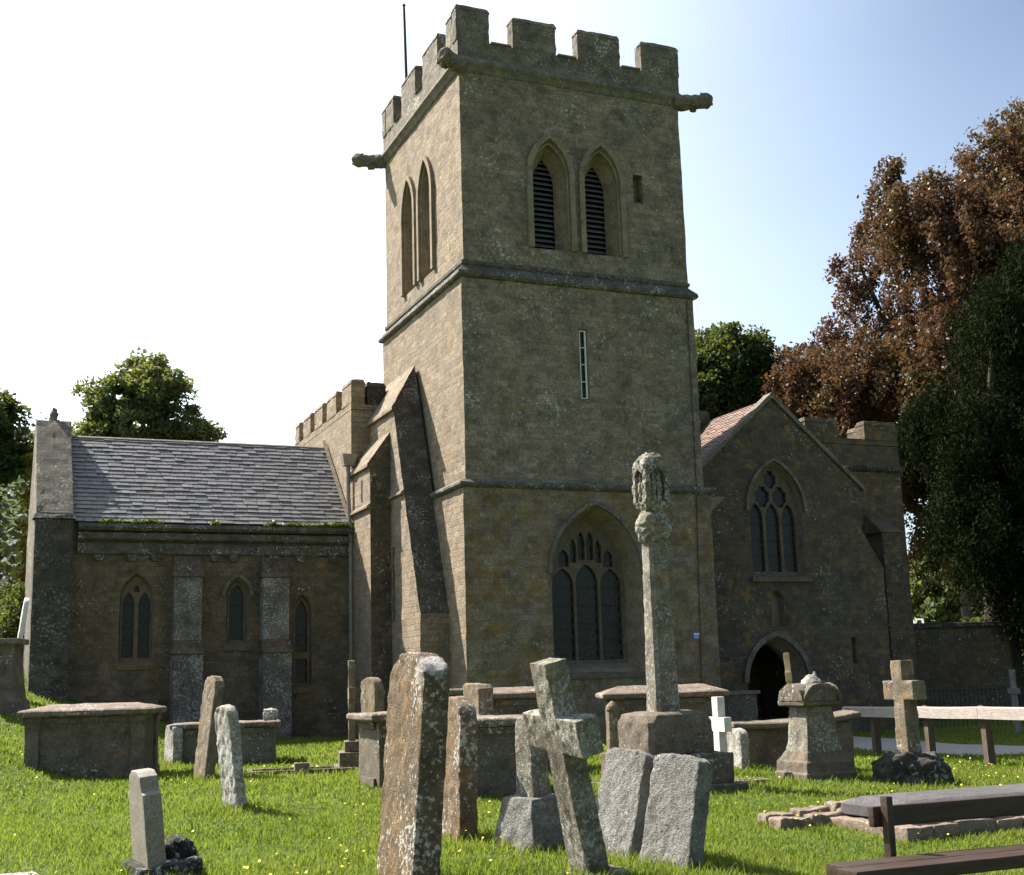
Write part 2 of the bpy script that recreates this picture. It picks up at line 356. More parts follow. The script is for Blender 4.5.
M['forest'] = leafmat('forest_leaves', (.018, .028, .022), (.024, .034, .027), (.030, .038, .031), .06, .06, .6)
M['grassblade'] = leafmat('grass_blades', (.095, .150, .020), (.170, .195, .034), (.23, .215, .06), .42, .55, .5, (.30, .42, .04))
M['clover'] = leafmat('clover_leaves', (.05, .10, .022), (.075, .125, .03), (.10, .12, .05), .3, 1.2, .6, (.2, .34, .04))
M['flower'] = simple('yellow_petals', (.75, .5, .02), (.85, .62, .04), 5, .6, 0)

k = NT('lawn'); tc = k.n('TexCoord'); v = tc.outputs['Object']
a = k.noise(v, .35, 5, .6); b_ = k.noise(v, 14, 8, .75); c = k.mix(k.ramp(a, .4, .6), (.095, .145, .020), (.145, .165, .032))
c = k.mix(k.ramp(b_, .35, .7), (.030, .050, .010), c); k.color(c); k.b.inputs['Roughness'].default_value = .9; k.b.inputs['Specular IOR Level'].default_value = .1; k.bump(b_, .8, .04); M['lawn'] = k.m
k = NT('gravel'); tc = k.n('TexCoord'); v = tc.outputs['Object']
vo = k.n('TexVoronoi', Scale=45); k.t.links.new(v, vo.inputs['Vector']); a = k.noise(v, 2, 6, .7)
c = k.mix(k.ramp(a, .35, .65), (.30, .27, .24), (.38, .34, .29)); c = k.mix(.5, c, vo.outputs['Color'], 'MULTIPLY'); c = k.mix(.5, c, (.34, .30, .26)); k.color(c); k.b.inputs['Roughness'].default_value = .95; k.bump(vo.outputs['Distance'], .5, .01); M['gravel'] = k.m
def slatemat(name, ca, cb, cc):
    k = NT(name); g = k.n('NewGeometry'); tc = k.n('TexCoord'); f = k.noise(tc.outputs['Object'], 9, 8, .75); f2 = k.noise(tc.outputs['Object'], .8, 4, .6)
    c = k.mix(g.outputs['Random Per Island'], ca, cb); c = k.mix(k.math('MULTIPLY', k.ramp(f, .45, .75), .6), c, cc); c = k.mix(k.math('MULTIPLY', k.ramp(f2, .45, .75), .4), c, cc)
    k.color(c); k.b.inputs['Roughness'].default_value = .55; k.bump(f, .35, .01); return k.m
M['slate'] = slatemat('roof_slate', (.068, .066, .071), (.148, .142, .147), (.19, .178, .165))
M['tile'] = slatemat('clay_tile', (.18, .095, .06), (.26, .145, .095), (.15, .12, .09))

# ------------------------------------------------------------------ ground
def axis(fine0, fine1, step, far, grow=1.16):
    a = list(np.arange(fine0, fine1+1e-6, step)); s = step; p = fine1
    while p < far: s *= grow; p += s; a.append(p)
    s = step; p = fine0
    while p > -far: s *= grow; p -= s; a.insert(0, p)
    return np.array(a)
gx = axis(-18, 18, .4, 700); gy = axis(2, 44, .4, 900)
X, Y = np.meshgrid(gx, gy); Z = gnd(X, Y)
V = np.stack([X, Y, Z], -1).reshape(-1, 3); nx = len(gx); ny = len(gy)
I = (np.arange(ny-1)[:, None]*nx+np.arange(nx-1)[None, :]).ravel()
tag(npobj('ground', V, np.stack([I, I+1, I+nx+1, I+nx], 1), M['lawn'], smooth=True), kind='structure')
def ribbon(name, pts, wd, m, lift=.012, step=.35):
    vs = []; fs = []; L = []
    for (x0, y0), (x1, y1) in zip(pts[:-1], pts[1:]):
        n = max(2, int(math.hypot(x1-x0, y1-y0)/step)); L += [(x0+(x1-x0)*i/n, y0+(y1-y0)*i/n) for i in range(n)]
    L.append(pts[-1]); K = 7
    sm = [L[0]]+[tuple(np.mean([L[j] for j in range(max(0, i-4), min(len(L), i+5))], axis=0)) for i in range(1, len(L)-1)]+[L[-1]]
    for i, p in enumerate(sm):
        q = sm[min(i+1, len(sm)-1)]; o = sm[max(i-1, 0)]; t = Vector((q[0]-o[0], q[1]-o[1])).normalized()
        wl = wd/2*(1+.12*noise.noise(Vector((p[0], p[1], 3)))); 
        for j in range(K):
            s = (j/(K-1)*2-1)*wl; x = p[0]-t.y*s; y = p[1]+t.x*s
            vs.append((x, y, gz(x, y)+lift*(1 if 0 < j < K-1 else .3)))
    for i in range(len(sm)-1):
        for j in range(K-1): a = i*K+j; fs.append((a, a+1, a+K+1, a+K))
    return tag(npobj(name, vs, fs, m, smooth=True), kind='structure')
PATH = [(6.7, 33.4), (7.3, 29.0), (8.6, 25.6), (13, 23.6), (30, 20)]
ribbon('path', PATH, 2.7, M['gravel'], .02)
ribbon('path', [(-5.6, 10.1), (-4.05, 11.0)], .45, M['gravel'], .02)

# ------------------------------------------------------------------ church
church = empty('church', (CX, CY, 0), (0, 0, YAW))
tag(church, 'medieval stone church with square battlemented tower, slate roofed chapel and gabled porch', 'church')
FR = lambda v0: (lambda a, z, d: (a, v0+d, z))       # walls facing the viewer
FL = lambda u0: (lambda a, z, d: (u0+d, a, z))       # walls facing left
part = lambda name, bm, m, parent=church, **kw: obj(name, bm, m, parent, **kw)

# --- tower shell
bm = bmesh.new()
O1 = .10; W1 = 6.52
west_o = arch(3.36, 1.16, 1.55, 3.85, 5.46, 12); west_i = arch(3.36, .98, 1.82, 3.85, 5.22, 12)
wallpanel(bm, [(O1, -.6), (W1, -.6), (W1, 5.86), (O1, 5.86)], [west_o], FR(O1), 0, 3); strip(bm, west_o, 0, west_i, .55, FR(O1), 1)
def sides(x0, x1, y0, y1, z0, z1, which='LRB', mi=0):
    if 'L' in which: face(bm, [(x0, y0, z0), (x0, y1, z0), (x0, y1, z1), (x0, y0, z1)], mi)
    if 'R' in which: face(bm, [(x1, y0, z0), (x1, y1, z0), (x1, y1, z1), (x1, y0, z1)], mi)
    if 'B' in which: face(bm, [(x0, y1, z0), (x1, y1, z0), (x1, y1, z1), (x0, y1, z1)], mi)
    if 'F' in which: face(bm, [(x0, y0, z0), (x1, y0, z0), (x1, y0, z1), (x0, y0, z1)], mi)
sides(O1, W1, O1, W1, -.6, 5.86)
slit_o = [(3.17, 8.0), (3.43, 8.0), (3.43, 9.75), (3.17, 9.75)]; slit_i = [(3.21, 8.02), (3.39, 8.02), (3.39, 9.72), (3.21, 9.72)]
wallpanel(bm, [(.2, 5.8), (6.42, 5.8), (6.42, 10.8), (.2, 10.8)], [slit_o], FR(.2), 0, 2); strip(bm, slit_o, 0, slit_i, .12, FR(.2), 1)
sides(.2, 6.42, .2, 6.42, 5.8, 10.8)
bo = [arch(c_, .50, 11.70, 13.62, 14.55, 8) for c_ in (2.62, 4.02)]; bi = [arch(c_, .29, 11.86, 13.45, 14.18, 8) for c_ in (2.60, 4.0)]
hole = [(4.93, 13.2), (5.20, 13.2), (5.20, 13.95), (4.93, 13.95)]
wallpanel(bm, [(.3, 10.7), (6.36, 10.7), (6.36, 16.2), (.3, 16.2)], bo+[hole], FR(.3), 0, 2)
for a_, b__ in zip(bo, bi): strip(bm, a_, 0, b__, .42, FR(.3), 1)
strip(bm, hole, 0, hole, .3, FR(.3)); face(bm, [(x, .6, z) for x, z in hole], 0)
lo = [arch(c_, .46, 11.62, 13.75, 14.72, 8) for c_ in (2.83, 4.22)]; li = [arch(c_, .33, 11.75, 13.6, 14.4, 8) for c_ in (2.83, 4.22)]
wallpanel(bm, [(.3, 10.7), (6.36, 10.7), (6.36, 16.2), (.3, 16.2)], lo, FL(.3))
for a_, b__ in zip(lo, li): strip(bm, a_, 0, b__, .42, FL(.3), 1)
sides(.3, 6.36, .3, 6.36, 10.7, 16.2, 'RB')
face(bm, [(.3, .3, 16.19), (6.36, .3, 16.19), (6.36, 6.36, 16.19), (.3, 6.36, 16.19)])
weather(bm, .4, .016, 2.5, 4, 0, 6)
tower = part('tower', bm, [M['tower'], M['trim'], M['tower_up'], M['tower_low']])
def course(prof, m, name='string_course'):            # prof: (inset, z) swept round the square tower
    bm = bmesh.new(); n = 24
    rings = []
    for i_, z in prof:
        x0, x1 = i_, 6.62-i_ ; ring = []
        for (ax, ay), (cx_, cy_) in (((x0, x0), (x1, x0)), ((x1, x0), (x1, x1)), ((x1, x1), (x0, x1)), ((x0, x1), (x0, x0))):
            for s in range(n): ring.append((ax+(cx_-ax)*s/n, ay+(cy_-ay)*s/n, z+.012*noise.noise(Vector((ax*7+s*.9, ay*5+s*.4, z*3)))))
        rings.append(ring)
    loft(bm, rings, False); return part(name, bm, m)
course([(.22, 5.98), (.10, 5.97), (.0, 5.90), (.0, 5.85), (.05, 5.80), (.12, 5.78)], M['string'])
course([(.32, 11.22), (.24, 11.20), (.24, 11.12), (.28, 11.08), (.11, 10.90), (.09, 10.82), (.13, 10.77), (.22, 10.75)], M['string'])
course([(.32, 16.38), (.24, 16.36), (.16, 16.26), (.15, 16.18), (.22, 16.10), (.26, 16.0), (.32, 15.96)], M['grey'])
# parapet and merlons
bm = bmesh.new(); PI_, PO_ = .26, 6.40
for (x0, x1, y0, y1) in ((PI_, PO_, PI_, PI_+.32), (PI_, PO_, PO_-.32, PO_), (PI_, PI_+.32, PI_+.32, PO_-.32), (PO_-.32, PO_, PI_+.32, PO_-.32)):
    box(bm, x0, x1, y0, y1, 16.36, 16.82)
weather(bm, .45, .012, 4, 1, 0)
par = part('parapet', bm, M['parapet'])
def merlon(x0, x1, y0, y1, z0, z1, parent=par, m=None, cap=.05, seed=0):
    cap *= .35; bm = bmesh.new(); box(bm, x0, x1, y0, y1, z0, z1-.12)
    hexa(bm, [(x0-cap, y0-cap, z1-.13), (x1+cap, y0-cap, z1-.13), (x1+cap, y1+cap, z1-.13), (x0-cap, y1+cap, z1-.13)],
         [(x0+.03, y0+.04, z1), (x1-.03, y0+.04, z1), (x1-.03, y1-.04, z1), (x0+.03, y1-.04, z1)])
    weather(bm, .15, .022, 6, seed, .012); return part('merlon', bm, m or M['parapet'], parent, smooth=40)
sp = [(PI_-.03, 1.10), (1.72, 2.90), (3.50, 4.70), (5.32, PO_+.03)]
for i_, (a_, b__) in enumerate(sp):
    merlon(a_, b__, PI_, PI_+.32, 16.80, 17.68+(.06 if i_ == 0 else 0), seed=i_); merlon(a_, b__, PO_-.32, PO_, 16.80, 17.68, seed=i_+4)
    if i_ in (1, 2): merlon(PI_, PI_+.32, a_, b__, 16.80, 17.72, seed=i_+8); merlon(PO_-.32, PO_, a_, b__, 16.80, 17.68, seed=i_+12)
    elif i_ == 0: merlon(PI_-.01, PI_+.33, PI_+.36, 1.05, 16.80, 17.70, seed=i_+8); merlon(PO_-.32, PO_+.02, PI_+.36, 1.05, 16.80, 17.68, seed=i_+12)
    else: merlon(PI_-.02, PI_+.33, 5.36, PO_-.36, 16.80, 17.70, seed=i_+8); merlon(PO_-.32, PO_+.02, 5.36, PO_-.36, 16.80, 17.68, seed=i_+12)
for a_, b__ in ((1.10, 1.72), (2.90, 3.50), (4.70, 5.32)):   # copings of the embrasures
    for y0 in (PI_, PO_-.32): bm = bmesh.new(); box(bm, a_+.055, b__-.055, y0-.05, y0+.37, 16.815, 16.88, tx=0, ty=.04); part('coping', bm, M['grey'], par)
    for x0 in (PI_, PO_-.32): bm = bmesh.new(); box(bm, x0-.05, x0+.37, a_+.055, b__-.055, 16.815, 16.88, tx=.04); part('coping', bm, M['grey'], par)
# gargoyles
def gargoyle(x, y, dx, dy, z, L, seed):
    d = Vector((dx, dy, 0)).normalized(); s = Vector((-d.y, d.x, 0)); bm = bmesh.new(); rings = []
    for t, hw, hh, zo in ((-.1, .17, .15, 0), (.2, .17, .15, .0), (.45, .15, .14, .02), (.62, .14, .13, .04), (.74, .15, .15, .07), (.86, .15, .15, .08), (.96, .13, .12, .07), (1.0, .10, .08, .06)):
        c_ = Vector((x, y, z+zo*L))+d*t*L
        rings.append([c_+s*hw*math.cos(q)*1.25+Vector((0, 0, hh*math.sin(q)*1.35)) for q in [2*math.pi*j/10 for j in range(10)]])
    loft(bm, rings)
    for sg in (-1, 1):                                   # ears, folded wings and forelegs
        c_ = Vector((x, y, z+.2*L))+d*.72*L+s*.11*sg
        hexa(bm, [c_+d*.05+s*.03, c_+d*.05-s*.03, c_-d*.05-s*.03, c_-d*.05+s*.03], [q+Vector((0, 0, .06))-d*.04 for q in (c_+s*.01, c_-s*.01, c_-d*.02-s*.01, c_-d*.02+s*.01)])
        c_ = Vector((x, y, z-.12))+d*.30*L+s*.15*sg
        tube(bm, [c_+Vector((0, 0, .15)), c_+d*.12, c_+d*.25+Vector((0, 0, -.02))], [.07, .055, .045], 6)
    jaw = Vector((x, y, z-.01))+d*.80*L
    hexa(bm, [jaw+s*.07, jaw-s*.07, jaw+d*.22*L-s*.04-Vector((0, 0, .05)), jaw+d*.22*L+s*.04-Vector((0, 0, .05))], [q+Vector((0, 0, .05)) for q in (jaw+s*.07, jaw-s*.07, jaw+d*.22*L-s*.04-Vector((0, 0, .05)), jaw+d*.22*L+s*.04-Vector((0, 0, .05)))])
    weather(bm, .07, .03, 9, seed, 0, 4); return part('gargoyle', bm, M['grey'], smooth=50)
gargoyle(.28, .28, -.85, -.52, 16.12, .62, 1); gargoyle(6.36, .32, .93, -.3, 16.12, .92, 2); gargoyle(.32, 6.36, -.9, .45, 16.12, .95, 3); gargoyle(6.36, 6.36, 1, 1, 16.12, .9, 4)
# flagpole and a thin rod on the tower roof
bm = bmesh.new(); tube(bm, [(0, 0, 0), (0, 0, 4.2)], [.05, .035], 8); tube(bm, [(0, 0, 4.2), (0, 0, 4.26)], [.055, .02], 8)
fp = obj('flagpole', bm, M['cable'], loc=Vector((CX, CY, 16.2))+rv*.62+bv*5.2); fp.rotation_euler = (0, R(-1), 0)
tag(fp, 'thin dark flagpole rising behind the left battlements of the tower', 'flagpole')
# belfry: louvres, hood moulds
def belfry(cx_, fr, inner, outer, base):
    bm = bmesh.new(); n = len(outer); side = outer[1:]+outer[:1]
    rim(bm, [(a_, z) for a_, z in side], .135, fr, -.09, .03)
    rim(bm, arch(cx_, outer[1][0]-cx_-.06, outer[0][1]+.06, outer[2][1]-.02, max(p[1] for p in outer)-.14, n//2)[1:], .045, fr, -.02, .16)
    o = part('belfry_window', bm, M['trim'])
    bm = bmesh.new(); z = inner[0][1]+.05; zt = max(p[1] for p in inner)
    rad = [p for p in inner]
    while z < zt-.05:
        hw = .29 if z < 13.45 else .29*math.sqrt(max(.02, 1-((z-13.45)/(zt-13.45))**1.6))
        loft(bm, [[fr(cx_+q*hw, z+.10+w_, .56+.0) for q, w_ in ((-1, 0), (1, 0), (1, .02), (-1, .02))], [fr(cx_+q*hw, z+w_, .43) for q, w_ in ((-1, 0), (1, 0), (1, .02), (-1, .02))]])
        z += .135
    part('louvres', bm, M['louvre'], o)
    bm = bmesh.new(); wallpanel(bm, inner, [], fr, .60); part('backing', bm, M['black_void'], o)
belfry(2.60, FR(.3), bi[0], bo[0], 0); belfry(4.0, FR(.3), bi[1], bo[1], 0)
belfry(2.83, FL(.3), li[0], lo[0], 0); belfry(4.22, FL(.3), li[1], lo[1], 0)
# slit window with white frame
bm = bmesh.new(); f = FR(.2)
for x0, x1, z0, z1 in ((3.355, 3.385, 8.03, 9.71), (3.215, 3.235, 8.03, 9.71), (3.236, 3.354, 8.03, 8.05), (3.236, 3.354, 9.69, 9.71), (3.236, 3.354, 8.44, 8.455), (3.236, 3.354, 8.86, 8.875), (3.236, 3.354, 9.28, 9.295)): box(bm, x0, x1, .24, .28, z0, z1)
sl = part('slit_window', bm, M['white_paint'], label='tall white framed slit window in the middle stage'); bm = bmesh.new(); wallpanel(bm, slit_i, [], f, .10); part('pane', bm, M['glass_sq'], sl)
# traceried windows
def tracery_window(name, outer, lights, eyes, fr, d, sill=None, hood=None, glass='glass', m='tracery', thick=.16, back=.09):
    bm = bmesh.new(); plate(bm, outer, lights+eyes, fr, d, d+thick)
    o = part(name, bm, M[m])
    bm = bmesh.new(); wallpanel(bm, outer, [], fr, d+back); part('pane', bm, M[glass], o)
    zs_ = [z for a_, z in lights[0]]; z = min(zs_)+.42; 
    while z < max(zs_)-.15:
        for l_ in lights[:3]:
            if min(q[1] for q in l_) < z < max(q[1] for q in l_)-.25: bm = bmesh.new(); box(bm, min(q[0] for q in l_), max(q[0] for q in l_), fr(0, 0, d+back-.02)[1], fr(0, 0, d+back-.005)[1], z, z+.018); part('saddle_bar', bm, M['iron'], o)
        z += .42
    if sill:
        x0, x1, z, pr = sill; bm = bmesh.new()
        loft(bm, [[fr(x, z+.10, d-.02), fr(x, z-.02, -pr), fr(x, z-.12, -pr), fr(x, z-.14, d-.02)] for x in (x0, x1)]); part('sill', bm, M[m], o)
    if hood:
        bm = bmesh.new(); rim(bm, hood, .085, fr, -.08, .03); part('hood_mould', bm, M['grey'], o)
    return o
def light(cx_, hw, z0, zs, zt): return arch(cx_, hw, z0, zs, zt, 6)
def dia(cx_, cz, hw, hh): # pointed quatrefoil-like eye
    pts = []
    for i in range(16):
        t = 2*math.pi*i/16; rr = 1-.22*math.cos(4*t+math.pi)**2*(1 if i % 4 == 2 else .6)
        pts.append((cx_+hw*math.cos(t)*rr, cz+hh*math.sin(t)*rr))
    return pts
L3 = [light(2.735, .275, 1.90, 3.62, 4.02), light(3.36, .285, 1.90, 3.70, 4.12), light(3.985, .275, 1.90, 3.62, 4.02)]
E3 = [light(2.78, .13, 4.06, 4.28, 4.46), light(3.03, .085, 4.16, 4.50, 4.72), light(3.245, .095, 4.22, 4.66, 4.90), light(3.475, .095, 4.22, 4.66, 4.90), light(3.69, .085, 4.16, 4.50, 4.72), light(3.94, .13, 4.06, 4.28, 4.46)]
tracery_window('west_window', west_i, L3, E3, FR(O1), .55, (2.25, 4.47, 1.60, .04), arch(3.36, 1.16, 1.55, 3.85, 5.46, 14)[2:])
# buttress mass on the left face
bm = bmesh.new()
vf = lambda z: 1.17+.3589*(z-3.03)
def quad(pts, mi=0): face(bm, pts, mi)
u1 = -.60
# top roof, band, lower wall: left side
quad([(.12, 3.46, 9.42), (u1-.08, 2.86, 8.17), (u1-.08, 6.0, 8.17), (.12, 6.0, 9.42)], 0)
quad([(u1-.08, 2.86, 8.17), (u1-.08, 2.86, 8.10), (u1-.08, 6.0, 8.10), (u1-.08, 6.0, 8.17)], 0)
quad([(u1-.08, 2.86, 8.10), (u1, 2.86, 8.10), (u1, 6.0, 8.10), (u1-.08, 6.0, 8.10)], 0)
lf = [(vf(8.1), 8.1), (vf(3.03), 3.03), (vf(3.03), -.6), (6.0, -.6), (6.0, 8.1)]
slo = [(3.02, 2.94), (3.20, 2.94), (3.20, 4.74), (3.02, 4.74)]
wallpanel(bm, lf, [slo], FL(u1)); strip(bm, slo, 0, slo, .25, FL(u1), 0); face(bm, [(u1+.25, a_, z) for a_, z in slo], 2)
# raking front (black lichen) and vertical foot
for z0, z1 in ((3.03, 5.9), (5.9, 8.1)): quad([(u1, vf(z0), z0), (.12, vf(z0), z0), (.12, vf(z1), z1), (u1, vf(z1), z1)], 1)
quad([(u1-.08, 2.86, 8.1), (u1, vf(8.1), 8.1), (.12, vf(8.1), 8.1), (.12, 3.46, 9.42), (u1-.08, 2.86, 8.17)], 1)
quad([(u1, vf(3.03), -.6), (.12, vf(3.03), -.6), (.12, vf(3.03), 3.03), (u1, vf(3.03), 3.03)], 0)
weather(bm, .3, .02, 3, 6, 0, 5)
part('stair_buttress', bm, [M['tower'], M['buttress'], M['black_void']], label='raking stair buttress with dark lichened front')
bm = bmesh.new()                                        # lower lean-to behind it
u2 = -1.12; prof = [(-.5, 7.76), (u2-.07, 6.80), (u2-.07, 6.73), (u2, 6.73), (u2, -.6), (-.5, -.6)]
a_ = [(x, 3.30, z) for x, z in prof]; c_ = [(x, 5.35, z) for x, z in prof]
for i in range(len(prof)-1): quad([a_[i], a_[i+1], c_[i+1], c_[i]], 0)
quad(a_, 1); quad(c_, 0)
part('stair_turret', bm, [M['tower'], M['porch']])
bm = bmesh.new()                                        # string on the buttress sides
for (uu, y0, y1, z) in ((u1, 2.24, 3.26, 5.95), (u2, 3.32, 5.0, 5.75)):
    loft(bm, [[(uu+.02, y, z+.10), (uu-.08, y, z+.02), (uu-.08, y, z-.03), (uu+.02, y, z-.06)] for y in (y0, y1)])
part('string_course', bm, M['trim'])
# window slit on the turret
bm = bmesh.new(); box(bm, u2-.004, u2+.1, 3.95, 4.10, 5.95, 6.5); part('slit', bm, M['black_void'])
# --- nave
bm = bmesh.new(); n0, n1 = 5.05, 11.4
box(bm, -1.1, 6.0, n0, n1, -.5, 8.52)
box(bm, -1.1, -.7, n0, n1, 8.54, 8.68); box(bm, -.69, 6.0, n0, n0+.35, 8.54, 8.68)
part('nave', bm, M['tower'])
bm = bmesh.new(); loft(bm, [[(-1.13, 4.9+2.6*t, 5.52+2.55*t), (-1.22, 4.9+2.6*t, 5.50+2.55*t), (-1.22, 5.0+2.6*t, 5.62+2.55*t), (-1.13, 5.0+2.6*t, 5.64+2.55*t)] for t in (0, .33, .66, 1)]); part('flashing', bm, M['trim'])
np_ = part('parapet', (lambda b: (box(b, -1.09, -.71, n0+.01, n1, 8.69, 8.72), b)[1])(bmesh.new()), M['tower'])
for i, (y0, y1) in enumerate(((5.05, 5.95), (6.55, 7.55), (8.05, 8.95), (9.45, 10.35), (10.85, 11.4))):
    merlon(-1.1, -.72, y0, y1, 8.71, 9.36, np_, M['tower'], .05, i+20)
for i, (x0, x1) in enumerate(((-.66, -.15),)): merlon(x0, x1, n0, n0+.36, 8.69, 9.3, np_, M['black'], .05, i+30)
# --- chapel wing
wl, wr, wf, wb_, wz = -8.0, -1.1, 5.0, 10.0, 5.42
bm = bmesh.new()
cw1_o = arch(-6.35, .40, 2.12, 3.62, 4.24, 8); cw1_i = arch(-6.35, .36, 2.18, 3.62, 4.18, 8)
cw2_o = arch(-3.99, .26, 2.52, 3.72, 4.10, 8); cw2_i = arch(-3.99, .22, 2.58, 3.72, 4.06, 8)
cw3_o = arch(-2.38, .24, 1.45, 3.30, 3.74, 8); cw3_i = arch(-2.38, .20, 1.51, 3.30, 3.70, 8)
wallpanel(bm, [(wl, -.6), (wr, -.6), (wr, wz), (wl, wz)], [cw1_o, cw2_o, cw3_o], FR(wf))
for a_, b__ in ((cw1_o, cw1_i), (cw2_o, cw2_i), (cw3_o, cw3_i)): strip(bm, a_, 0, b__, .18, FR(wf), 1)
face(bm, [(wl, wb_, -.6), (wr, wb_, -.6), (wr, wb_, wz), (wl, wb_, wz)])
weather(bm, .4, .016, 2.5, 5, 0, 6)
part('chapel', bm, [M['wing'], M['trim']], label='low chapel wing of dark warm stone')
bm = bmesh.new(); prof = [(wf+.05, -.6), (wb_-.05, -.6), (wb_-.05, wz), (7.5, 8.05), (wf+.05, wz)]     # end gable with thick raised coping
gp = [(wf-.12, -.6), (wb_+.1, -.6), (wb_+.1, 5.55), (7.72, 8.30), (7.28, 8.30), (wf-.12, 5.62)]
loft(bm, [[(x, y, z) for y, z in gp] for x in (-8.68, -7.84)])
weather(bm, .4, .014, 3, 3, .02, 4)
gb = part('gable', bm, M['parapet'])
bm = bmesh.new(); box(bm, -8.70, -7.86, wf-.36, wf+.1, -.6, 5.45); box(bm, -8.75, -7.80, wf-.41, wf+.12, 5.46, 5.58, ty=.1, tx=.03); weather(bm, .3, .018, 3, 9, .015, 4); part('buttress', bm, M['buttress'])
bm = bmesh.new(); tube(bm, [(-8.25, 7.5, 8.29), (-8.25, 7.5, 8.45), (-8.25, 7.5, 8.5), (-8.25, 7.5, 8.66)], [.12, .09, .11, .05], 8); weather(bm, .06, .03, 12, 5, 0, 3); part('finial', bm, M['grey'])
def slates(O, along, upv, L, H, w_, ex, m, name, seed, thick=.018, gap=.012, parent=church):
    rng = random.Random(seed); bm = bmesh.new(); O = Vector(O); A = Vector(along).normalized(); Uv = Vector(upv).normalized(); N = A.cross(Uv).normalized()
    if N.z < 0: N = -N
    nrow = int(H/ex); 
    for r_ in range(nrow+1):
        y0 = r_*ex; y1 = min(H, y0+ex*1.9); x = -rng.random()*w_
        while x < L:
            ww = w_*rng.uniform(.75, 1.25); xa = max(0, x); xb = min(L, x+ww-gap)
            if xb-xa > .02:
                j = rng.uniform(-.012, .012); t = thick*rng.uniform(.8, 1.6); k0 = rng.uniform(-.004, .004)
                p = lambda a_, b__, h_: O+A*a_+Uv*b__+N*h_
                lo_ = [p(xa, y0+j, .022+k0), p(xb, y0+j+k0, .022), p(xb, y1, 0), p(xa, y1, 0)]
                hi_ = [p(xa, y0+j, .022+t+k0), p(xb, y0+j+k0, .022+t), p(xb, y1, t*.3), p(xa, y1, t*.3)]
                hexa(bm, lo_, hi_)
            x += ww
    return part(name, bm, m, parent)
rise = Vector((0, 2.6, 2.52)); eave = Vector((wl+.16, 4.88, 5.42))
roof = (lambda b: (loft(b, [[(x, 4.95, 5.40), (x, 7.5, 7.88), (x, 10.05, 5.40)] for x in (wl+.02, wr)]), part('roof', b, M['slate']))[1])(bmesh.new())
slates(eave, (1, 0, 0), rise, wr-wl-.16, rise.length-.02, .30, .165, M['slate'], 'slates', 3, parent=roof)
bm = bmesh.new()
for i in range(16):
    x0 = wl+.17+i*.42; loft(bm, [[(x, 7.34, 7.80), (x, 7.40, 7.93), (x, 7.5, 7.98), (x, 7.6, 7.93), (x, 7.66, 7.80)] for x in (x0, x0+.41)])
part('ridge_tiles', bm, M['grey'], roof)
bm = bmesh.new()                                        # eaves cornice: two bands, wall plate and corbels
loft(bm, [[(x, 5.02, 5.40), (x, 4.80, 5.40), (x, 4.76, 5.30), (x, 4.82, 5.24), (x, 5.02, 5.22)] for x in np.linspace(-7.74, wr, 30)])
loft(bm, [[(x, 5.02, 5.20), (x, 4.84, 5.18), (x, 4.83, 5.04), (x, 4.90, 5.0), (x, 5.02, 4.98)] for x in np.linspace(-7.74, wr, 30)])
loft(bm, [[(x, 5.02, 4.96), (x, 4.93, 4.94), (x, 4.93, 4.70), (x, 5.02, 4.66)] for x in np.linspace(-7.74, wr, 30)])
weather(bm, .3, .010, 5, 2, 0, 3)
co = part('cornice', bm, M['string'])
for x in (-7.25, -6.5, -5.95, -4.55, -4.1, -3.1, -2.45, -1.6):
    bm = bmesh.new(); loft(bm, [[(x-.12, yy, 4.70-zz), (x+.12, yy, 4.70-zz), (x+.08, yy, 4.52+zz*.3), (x-.08, yy, 4.52+zz*.3)] for yy, zz in ((4.90, .03), (4.97, 0), (5.02, 0))]); part('corbel', bm, M['string'], co)
for (x0, x1) in ((-5.56, -4.88), (-3.46, -2.78)):       # two-stage buttresses
    bm = bmesh.new(); xm = .02
    hexa(bm, [(x0, 4.42, -.6), (x1, 4.42, -.6), (x1, 5.02, -.6), (x0, 5.02, -.6)], [(x0, 4.42, 2.30), (x1, 4.42, 2.30), (x1, 5.02, 2.30), (x0, 5.02, 2.30)], 0)
    hexa(bm, [(x0-.03, 4.38, 2.31), (x1+.03, 4.38, 2.31), (x1+.03, 5.02, 2.31), (x0-.03, 5.02, 2.31)], [(x0, 4.60, 2.62), (x1, 4.60, 2.62), (x1, 5.02, 2.62), (x0, 5.02, 2.62)], 1)
    hexa(bm, [(x0+xm, 4.62, 2.63), (x1-xm, 4.62, 2.63), (x1-xm, 5.02, 2.63), (x0+xm, 5.02, 2.63)], [(x0+xm, 4.62, 4.12), (x1-xm, 4.62, 4.12), (x1-xm, 5.02, 4.12), (x0+xm, 5.02, 4.12)], 0)
    hexa(bm, [(x0-.02, 4.58, 4.13), (x1+.02, 4.58, 4.13), (x1+.02, 5.02, 4.13), (x0-.02, 5.02, 4.13)], [(x0+.03, 4.92, 4.66), (x1-.03, 4.92, 4.66), (x1-.03, 5.02, 4.66), (x0+.03, 5.02, 4.66)], 1)
    part('buttress', bm, [M['whitelichen'], M['porch']], label='buttress patched with pale lichen')
tracery_window('chapel_window', cw1_i, [light(-6.535, .135, 2.26, 3.52, 3.80), light(-6.165, .135, 2.26, 3.52, 3.80)], [light(-6.35, .06, 3.80, 3.86, 3.96)], FR(wf), .14, (-6.78, -5.92, 2.10, .05), None, m='ochre', thick=.12, back=.07)
tracery_window('chapel_window', cw2_i, [light(-3.99, .17, 2.64, 3.66, 3.98)], [], FR(wf), .14, (-4.32, -3.66, 2.50, .05), arch(-3.99, .30, 3.55, 3.70, 4.16, 8)[2:], thick=.12, back=.07)
